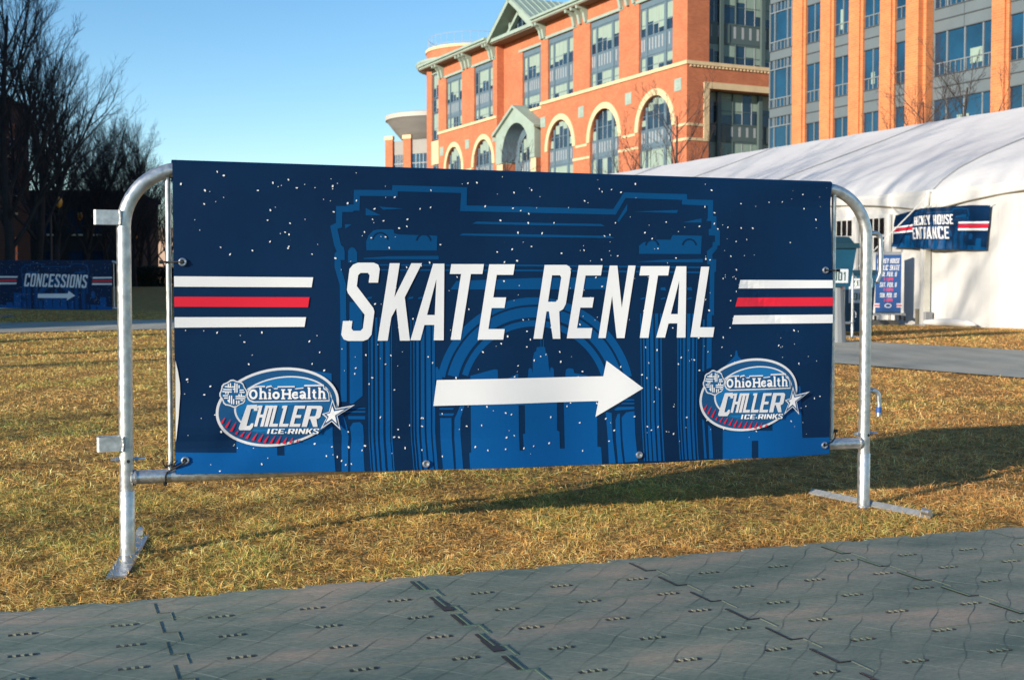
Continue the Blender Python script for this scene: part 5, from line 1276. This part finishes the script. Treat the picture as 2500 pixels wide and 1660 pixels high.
# ------------------------------------------------------------------ office block with slender piers (nearer, right)
C2 = ((1935 - 1250) / 3030 * 91.5, 91.5)
def pier_block():
    t = thing('pier_office_building', 'grey panelled office block with tall orange brick piers and blue glass, behind the tent', 'building', (*C2, 0), RZL)
    U_L, U_R = 2.95, -46.0; FL = 4.23; Z0 = 12.73 - FL * 3; NF = 8; TOP = Z0 + FL * NF + 1.6
    w = MB(); w.box(U_R, U_L, -22, -0.42, 0, TOP, M['spandrel']); w.build('core_wall', t)
    piers = [(0.31, -0.98), (-2.75, -4.0), (-5.72, -6.98), (-8.74, -10.0), (-18.25, -19.45)]
    x = -19.6
    more = [(-21.4, -22.6), (-24.4, -25.6), (-27.4, -28.6), (-36, -37.2), (-39.2, -40.4), (-42.4, -43.6)]
    for a, b in piers + more:
        p = MB(); p.box(b + 0.22, a, -0.4, 0.0, 0, TOP - .3, M['brick2']); p.box(b + 0.0, b + 0.218, -0.4, -0.14, 0, TOP - .3, M['brick2']); p.build('pier', t)
    for a, b in ((-11.78, -12.9), (-30.0, -31.1)):
        p = MB(); p.box(b, a, -0.4, 0.62, 0, TOP - .3, M['brick2']); p.box(b - .25, b - 0.002, -0.4, 0.2, 0, TOP - .3, M['brick2']); p.build('pier', t)
    wins = [(-0.98, -2.75), (-4.0, -5.72), (-6.98, -8.74), (-10.0, -11.78), (-13.4, -18.25), (-19.45, -21.4), (-22.6, -24.4), (-25.6, -27.4), (-31.5, -36)]
    rs = random.Random(4)
    for a, b in wins:
        nb = 3 if abs(a - b) > 3 else 2
        for k in range(NF):
            sp = MB(); z = Z0 + k * FL
            sp.box(b, a, -0.41, -0.30, z, z + 1.46, M['spandrel'])
            for zz in (z + 0.74, z + 1.47, z - 0.03): sp.box(b, a, -0.40, -0.24, zz - 0.03, zz + 0.035, M['spandrelline'])
            if nb == 3: sp.box((a + b) / 2 - .02, (a + b) / 2 + .02, -0.40, -0.29, z, z + 1.46, M['spandrelline'])
            sp.build('spandrel_panel', t)
        for k in range(0, NF):
            z0, z1 = Z0 + k * FL + 1.50, Z0 + (k + 1) * FL - 0.04
            if k == 7: continue
            f = MB(); g = MB()
            W = a - b
            g.face([(a, -0.34, z0), (b, -0.34, z0), (b, -0.34, z1), (a, -0.34, z1)], M['glass2'])
            zr = z0 + 0.75
            f.box(b, a, -0.339, -0.27, zr - .035, zr + .035, M['frame2'])
            vs = [a - W * 0.5] if nb == 2 else [a - W * .22, a - W * .52, a - W * .82]
            for v in vs: f.box(v - (.035 if nb == 2 else .05), v + (.035 if nb == 2 else .05), -0.339, -0.26, z0, z1, M['frame2'])
            n = 4 if nb == 2 else 11
            for q in range(1, n): v = a - W * q / n; f.box(v - .022, v + .022, -0.339, -0.28, z0, zr, M['frame2'])
            o = f.build('window', t); g.build('pane', o, recalc=False)
            if rs.random() < 0.35:
                h = MB(); v = a - W * rs.uniform(.15, .6); h.box(v - W * .2, v, -0.336, -0.333, zr - .4, zr + rs.uniform(.3, 1.4), M['blind']); h.build('blind', o)
    # glazed end bay
    a, b = U_L, 0.31
    for k in range(NF):
        sp = MB(); z = Z0 + k * FL; sp.box(b, a, -0.41, -0.02, z + .86, z + 1.5, M['spandrel']); sp.box(b, a, -0.4, 0.05, z + .80, z + .858, M['spandrelline']); sp.box(b, a, -0.4, 0.05, z + 1.502, z + 1.55, M['spandrelline']); sp.build('spandrel_panel', t)
    for k in range(NF):
        z0, z1 = Z0 + k * FL + 1.56, Z0 + (k + 1) * FL + 0.79
        f = MB(); g = MB(); g.box(b, a - .02, -0.39, -0.06, z0, z1, M['glass2'])
        for zz in (z0 + .62, z1 - .66): f.box(b, a, -0.055, 0.03, zz - .04, zz + .04, M['frame2'])
        for v in (b + .05, b + .55, a - .62, a - .05): f.box(v - .04, v + .04, -0.055, 0.04, z0, z1, M['frame2'])
        for q in range(1, 6):
            v = a - (a - b) * q / 6; f.box(v - .03, v + .03, -0.055, 0.02, z1 - .62, z1, M['frame2']); f.box(v - .03, v + .03, -0.055, 0.02, z0, z0 + .58, M['frame2'])
        o = f.build('window', t); g.build('pane', o)
    p = MB(); p.box(U_R, U_L, -22, 0.3, TOP - .28, TOP + .6, M['spandrel']); p.build('parapet', t)
pier_block()

# ------------------------------------------------------------------ arena far behind: disc roof and brick wing
def arena():
    D = 215.0; X = (1065 - 1250) / 3030 * D
    t = thing('arena_canopy', 'round grey dish roof with pale rim, left of the arched building', 'canopy', (X, D, 0))
    g = MB(); rz = 27.6; g.lathe([(8.4, rz + 1.7), (8.62, rz + 1.75), (8.7, rz + 2.5), (8.4, rz + 2.62), (0.1, rz + 2.9)], (0, 0, 0), M['greyroof'], 48); g.build('rim', t, smooth=True)
    g = MB(); g.lathe([(8.4, rz + 1.7), (6.9, rz - 0.2), (5.0, rz - 2.3), (3.4, rz - 3.0)], (0, 0, 0), M['greycone'], 48); g.build('underside', t, smooth=True)
    g = MB(); g.lathe([(4.6, rz - 4.5), (4.7, rz - 2.6), (4.55, rz - 1.7)], (2.4, 0, 0), M['glass2'], 32)
    for k in range(24):
        a = 2 * math.pi * k / 24; g.tube([(2.4 + 4.75 * math.cos(a), 4.75 * math.sin(a), rz - 4.5), (2.4 + 4.72 * math.cos(a), 4.72 * math.sin(a), rz - 1.8)], 0.06, M['greyroof'], 4)
    g.build('glass_drum', t); g = MB(); g.lathe([(3.0, 0), (3.2, rz - 2.9)], (0, 0, 0), M['greycone'], 20); g.build('column', t)
    D = 200.0; x0 = (947 - 1250) / 3030 * D
    t = thing('arena_wing', 'low orange brick building with pale upper wall and blue windows, under the dish roof', 'building', (x0, D, 0), math.atan2(-dL[1], -dL[0]) + 0.55)
    g = MB(); g.box(0, 26, 0, 30, 0, 20.5, M['brick']); g.build('wall', t)
    g = MB(); g.box(0.3, 26, -0.16, -0.004, 20.502, 24.2, M['wallgrey']); g.box(0.2, 26, 0.0, 29, 20.502, 24.1, M['wallgrey']); g.build('upper_wall', t)
    ps = [0.0, 3.6, 9.6, 15.8]
    for p in ps:
        g = MB(); g.box(p, p + 1.5, -0.55, -0.17, 0, 24.4, M['brick']); g.box(p - .1, p + 1.6, -0.65, -0.16, 24.402, 25.0, M['stone']); g.build('pier', t)
    for p, q in zip(ps, ps[1:] + [22.0]):
        f = MB(); a = MB(); a.box(p + 1.6, q - .1, -0.2, -0.165, 19.2, 22.0, M['glass2']); f.box(p + 1.5, q, -0.32, -0.165, 18.7, 19.19, M['stone'])
        for k in range(1, 6): v = p + 1.6 + (q - p - 1.7) * k / 6; f.box(v - .05, v + .05, -0.26, -0.201, 19.2, 22.0, M['framelight'])
        f.box(p + 1.6, q - .1, -0.25, -0.201, 20.5, 20.6, M['framelight'])
        o = f.build('window', t); a.build('pane', o)
        f = MB(); f.box(p + 2.2, q - .8, -0.1, -0.005, 12.5, 16.6, M['glass2']); f.build('window', t)
arena()

# ------------------------------------------------------------------ left background: old brick warehouse, beige house, hedge
def warehouse():
    t = thing('brick_warehouse', 'long dark brick warehouse with hipped end in shade behind the bare trees', 'building', (-24.2, 62.5, 0.85))
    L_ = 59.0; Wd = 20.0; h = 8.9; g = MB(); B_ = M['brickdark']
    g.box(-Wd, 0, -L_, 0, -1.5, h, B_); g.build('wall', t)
    g = MB(); r = [(-Wd - .4, -L_ - .4, h), (0.4, -L_ - .4, h), (0.4, 0.4, h), (-Wd - .4, 0.4, h)]; a, b = (-Wd / 2, -L_ + 6, h + 2.6), (-Wd / 2, -6, h + 2.6)
    g.face([r[0], r[1], a], M['soffit']); g.face([r[1], r[2], b, a], M['soffit']); g.face([r[2], r[3], b], M['soffit']); g.face([r[3], r[0], a, b], M['soffit']); g.face([r[0], r[3], r[2], r[1]], M['soffit'])
    g.build('roof', t)
    for k in range(13):
        for z in (0.8, 3.6, 6.3):
            y = -2.4 - k * 4.4
            f = MB(); f.box(0.003, 0.06, y - .75, y + .75, z - .1, z, M['stone']); f.box(0.003, 0.05, y - .04, y + .04, z, z + 1.6, M['framelight']); f.box(0.003, 0.05, y - .7, y + .7, z + .8, z + .87, M['framelight'])
            o = f.build('window', t); a_ = MB(); a_.box(0.002, 0.02, y - .7, y + .7, z, z + 1.6, M['glass']); a_.build('pane', o)
    t = thing('shade_block', 'tall plain brick block added out of the picture on the left to shade the far trees', 'building', (-46.0, 62.0, 0.85))  # unseen block, added to throw shade over the left background
    g = MB(); g.box(-18, 0, -64, 0, -1.5, 20.0, B_); g.build('wall', t); g = MB(); g.box(-18.4, 0.4, -64.4, 0.4, 20.002, 20.6, M['soffit']); g.build('roof', t)
    t = thing('dark_brick_house', 'flat roofed dark brick house behind the trees, right of the warehouse', 'building', ((125 - 1250) / 3030 * 80, 80, 0.85))
    g = MB(); g.box(-7, 4.4, 0, 9, -1, 5.9, M['shadebrick']); g.build('wall', t); g = MB(); g.box(-7.2, 4.6, -0.2, 9.2, 5.902, 6.2, M['shadebrick']); g.build('cornice', t)
    for x in (0.2, 1.7, 3.2):
        for z in (0.8, 3.4): f = MB(); f.box(x - .45, x + .45, -0.05, -0.003, z, z + 1.5, M['glass']); f.box(x - .5, x + .5, -0.1, -0.051, z - .1, z, M['stone']); f.build('window', t)
    t = thing('beige_house', 'sunlit beige building seen between bare trunks left of the big banner', 'building', ((335 - 1250) / 3030 * 150, 150, 0.85))
    g = MB(); g.box(0, 11, 0, 14, -1, 5.8, M['beige']); g.build('wall', t)
    g = MB(); g.prism([(-.5, 5.802), (11.5, 5.802), (10, 7.2), (1, 7.2)], M['soffit'], lambda x, z, d: (x, d, z), -0.5, 14.5); g.build('roof', t)
    for x in (1.5, 4, 6.5, 9): f = MB(); f.box(x - .5, x + .5, -0.06, -0.003, 2.6, 4.3, M['glass']); f.box(x - .6, x + .6, -.12, -.061, 2.45, 2.59, M['stone']); f.build('window', t)
warehouse()
def hedge():
    rng = random.Random(2); mb = MB(); Y = 70.0
    x0 = (270 - 1250) / 3030 * Y; x1 = (470 - 1250) / 3030 * Y
    for _ in range(9000):
        x = rng.uniform(x0, x1); y = Y + rng.uniform(-0.5, 0.5); z = 0.85 + rng.uniform(0, 1.15 + 0.05 * math.sin(x * 3)); s = rng.uniform(.04, .09)
        a = Vector((rng.gauss(0, 1), rng.gauss(0, 1), rng.gauss(0, 1))).normalized(); b = a.orthogonal().normalized() * s; c = a.cross(b)
        mb.face([(x - b.x, y - b.y, z - b.z), (x + c.x, y + c.y, z + c.z), (x + b.x, y + b.y, z + b.z)], M['hedge'])
    o = mb.build('hedge', recalc=False); tag(o, 'low clipped dark hedge far off between the trunks', 'hedge')
hedge()

# ------------------------------------------------------------------ bare trees
def tree_mesh(seed, H, r0, up=0.75, spread=0.55, trunk_h=0.28, limbs=13, dense=(7, 6, 5), wob=0.10, rmin=0.0035):
    """returns (trunk MB, crown MB): a tapered trunk with limbs; the crown is the mass of finer branches and twigs"""
    rs = random.Random(seed); T = MB(); Cn = MB()
    def rvec(): return Vector((rs.gauss(0, 1), rs.gauss(0, 1), rs.gauss(0, 1)))
    def limb(mb, p, d, L, r, n, sides, lift):
        pts = [p.copy()]; dirs = [d.copy()]; q = p.copy(); v = d.copy()
        for i in range(n):
            v = (v + rvec() * wob + Vector((0, 0, lift))).normalized(); q = q + v * (L / n); pts.append(q.copy()); dirs.append(v.copy())
        rr = [r * (1 - 0.78 * i / n) for i in range(n + 1)]
        mb.tube(pts, rr, bk, sides, cap=False); return pts, dirs, rr
    bk = M['bark']
    pts, dirs, rr = limb(T, Vector((0, 0, -0.05)), Vector((0, 0, 1)), H * 0.86, r0, 10, 8, 0.05)
    def grow(p, d, L, r, lev):
        if lev == 1: q, dd, r_ = limb(T, p, d, L, r, 6, 5, up * 0.10)
        elif lev == 2: q, dd, r_ = limb(Cn, p, d, L, r, 4, 4, up * 0.10)
        else: q, dd, r_ = limb(Cn, p, d, L, r, 3 if lev == 3 else 2, 3, up * 0.07)
        if lev >= 1 + len(dense): return
        n = dense[lev - 1]
        for k in range(n):
            f = 0.22 + 0.78 * (k + rs.random()) / n; i = min(int(f * (len(q) - 1)), len(q) - 2); t_ = f * (len(q) - 1) - i
            pos = q[i].lerp(q[i + 1], min(1, t_)); base = dd[i + 1]
            side = base.cross(rvec()).normalized(); nd = (base * (1.0) + side * rs.uniform(0.45, 0.95) + Vector((0, 0, up * 0.3))).normalized()
            grow(pos, nd, L * rs.uniform(0.36, 0.62) * (1.1 - 0.45 * f), max(rmin, r * (1 - 0.6 * f) * 0.52), lev + 1)
    for k in range(limbs):
        f = trunk_h + (0.98 - trunk_h) * (k + rs.uniform(0, .8)) / limbs; i = min(int(f * 10), 9)
        pos = pts[i].lerp(pts[i + 1], f * 10 - i); a = k * 2.4 + rs.uniform(-.4, .4)
        d = Vector((math.cos(a) * spread, math.sin(a) * spread, up * rs.uniform(.6, 1.1))).normalized()
        grow(pos, d, H * (0.52 - 0.34 * (f - trunk_h)) * rs.uniform(.8, 1.1), r0 * (1 - .75 * f) * 0.55, 1)
    return T, Cn
TREES = {}
def tree(kind, label, X, Y, rz, scale, group, name='bare_tree'):
    if kind not in TREES:
        p = {'street': dict(seed=1, H=8.5, r0=0.15, up=0.95, spread=0.54, trunk_h=0.17, limbs=21, dense=(9, 8, 5), rmin=0.003),
             'street_b': dict(seed=5, H=8.0, r0=0.14, up=1.0, spread=0.50, trunk_h=0.17, limbs=21, dense=(9, 8, 5), rmin=0.003),
             'shrub': dict(seed=9, H=5.0, r0=0.06, up=0.8, spread=0.6, trunk_h=0.12, limbs=9, dense=(6, 4, 3)),
             'plaza': dict(seed=14, H=7.0, r0=0.10, up=0.8, spread=0.62, trunk_h=0.14, limbs=11, dense=(6, 5, 3), rmin=0.0055),
             'caster': dict(seed=14, H=7.0, r0=0.10, up=0.8, spread=0.7, trunk_h=0.3, limbs=10, dense=(6, 5, 3))}[kind]
        t = thing(name, label, 'tree', (X, Y, gzf(X, Y)), rz, group)
        T, Cn = tree_mesh(**p); T.build('trunk', t, recalc=False, smooth=True); Cn.build('crown', t, recalc=False)
        TREES[kind] = t; t.scale = (scale,) * 3
        if kind in ('shrub', 'plaza'):
            for ch in t.children: ch.data.materials[0] = M['bark2']
        return t
    return dup(TREES[kind], (X, Y, gzf(X, Y)), rz, label, (scale,) * 3)
GT = 'bare trees in a row at the far left'
def Xp(px, Y): return (px - 1250) / 3030 * Y
row = [('street', 'tallest bare tree at the left edge, its crown leaving the top of the photo', 15, 36, 0.3, 1.13), ('street_b', 'bare tree with upright limbs, second along the dark row from the left edge', 85, 43, 1.9, 1.16),
       ('street', 'bare tree behind the distant arrow banner, third in the dark row', 150, 50, 3.0, 1.04), ('street_b', 'mid height bare tree left of the bracketed steel post', 205, 58, 4.1, 1.0),
       ('street', 'bare tree directly behind the left steel post', 255, 66, 5.2, 0.97), ('street_b', 'bare tree seen inside the bend of the left steel post', 305, 76, 0.9, 1.02),
       ('street', 'bare tree with two low trunks beside the beige building', 350, 84, 2.2, 0.98), ('street_b', 'smallest bare tree of the row, just left of the big banner', 395, 96, 3.3, 1.06)]
for k, lab, px, Y, rz, s in row: tree(k, lab, Xp(px, Y), Y, rz, s, GT)
tree('street_b', 'dense round topped bare tree above the upper bracket of the left steel post', Xp(278, 60), 60, 2.7, 0.93, GT)
tree('street', 'bare tree just left of the bend of the steel post, low and bushy', Xp(332, 68), 68, 3.6, 0.88, GT)
tree('street_b', 'bare tree close to the rod beside the big banner, low and bushy', Xp(372, 78), 78, 4.9, 0.92, GT)
tree('street_b', 'dark bare tree at the left edge in front of the warehouse wall', Xp(-40, 52), 52, 5.5, 1.2, GT)
tree('street', 'bare tree in the second rank, its crown filling the gap right of the warehouse', Xp(140, 64), 64, 1.2, 1.0, GT)
GP = 'small leafless trees in front of the offices'
tree('plaza', 'leafless multi stemmed tree before the corner of the arched building', Xp(1632, 70), 70, 0.4, 1.75, GP)
tree('plaza', 'leafless tree before the green portal, only its top showing over the big banner', Xp(1225, 88), 88, 2.0, 1.5, GP)
tree('plaza', 'thin leafless tree behind the tent ridge, before the big projecting pier', Xp(2265, 62), 62, 3.1, 1.7, GP)
tree('plaza', 'thin leafless tree behind the tent ridge, before the wide office window', Xp(2375, 60), 60, 4.4, 1.75, GP)
tree('plaza', 'leafless treetop above the big banner at the right end of the row of arches', Xp(1560, 78), 78, 5.0, 1.45, GP)
tree('street', 'pale distant treetop above the big banner left of the arena', Xp(890, 190), 190, 1.0, 1.9, 'distant treetops')
# trees out of the picture, behind and to the left, whose bare crowns shade the mats, the lawn and the tent roof
for X, Y, rz, s_ in ((-19.5, -18.3, 0.2, 1.25), (-22.0, -20.2, 2.2, 1.25), (-24.0, -15.5, 3.9, 1.45), (-13.0, 6.5, 1.0, 1.75), (-12.0, 11.5, 2.9, 1.8), (-16.0, 1.0, 4.4, 1.7), (-14.5, 15.5, 5.4, 1.9)):
    tree('caster', 'bare tree out of the picture, shading the mats, lawn and tent roof', X, Y, rz, s_, 'bare trees out of the picture')['group'] = 'bare trees out of the picture'

# ------------------------------------------------------------------ street lamps by the trees
def lamps():
    spots = [(127, 492, 48), (216, 535, 60), (323, 577, 82), (357, 590, 94)]
    labs = ['black street lamp with two amber globes, nearest the left edge among the trees', 'black street lamp with an amber globe left of the upper bracket', 'black street lamp with a small amber globe inside the bend of the steel post', 'most distant black street lamp, between the trunks left of the rod']
    t0 = None
    for (px, py, Y), lab in zip(spots, labs):
        X = Xp(px, Y); z = gzf(X, Y)
        if t0 is None:
            t0 = thing('street_lamp', lab, 'street lamp', (X, Y, z), 0, 'street lamps along the row of trees')
            h = 0.75 + (705 - py) / 3030 * Y - z; g = MB()
            g.lathe([(0.16, 0), (0.15, 0.25), (0.09, 0.4), (0.055, 0.7), (0.045, h - 0.5)], (0, 0, 0), M['iron'], 12); g.tube([(-0.34, 0, h - .3), (-0.3, 0, h - .5), (0, 0, h - .55), (0.3, 0, h - .5), (0.34, 0, h - .3)], 0.025, M['iron'], 8); g.build('post', t0, smooth=True)
            for x in (-0.34, 0.34):
                g = MB(); g.lathe([(0.02, -0.24), (0.09, -0.17), (0.13, 0.0), (0.09, 0.12), (0.02, 0.17)], (x, 0, h - .02), M['amber'], 14); g.build('globe', t0, smooth=True)
        else: dup(t0, (X, Y, z), 0.6, lab)
lamps()
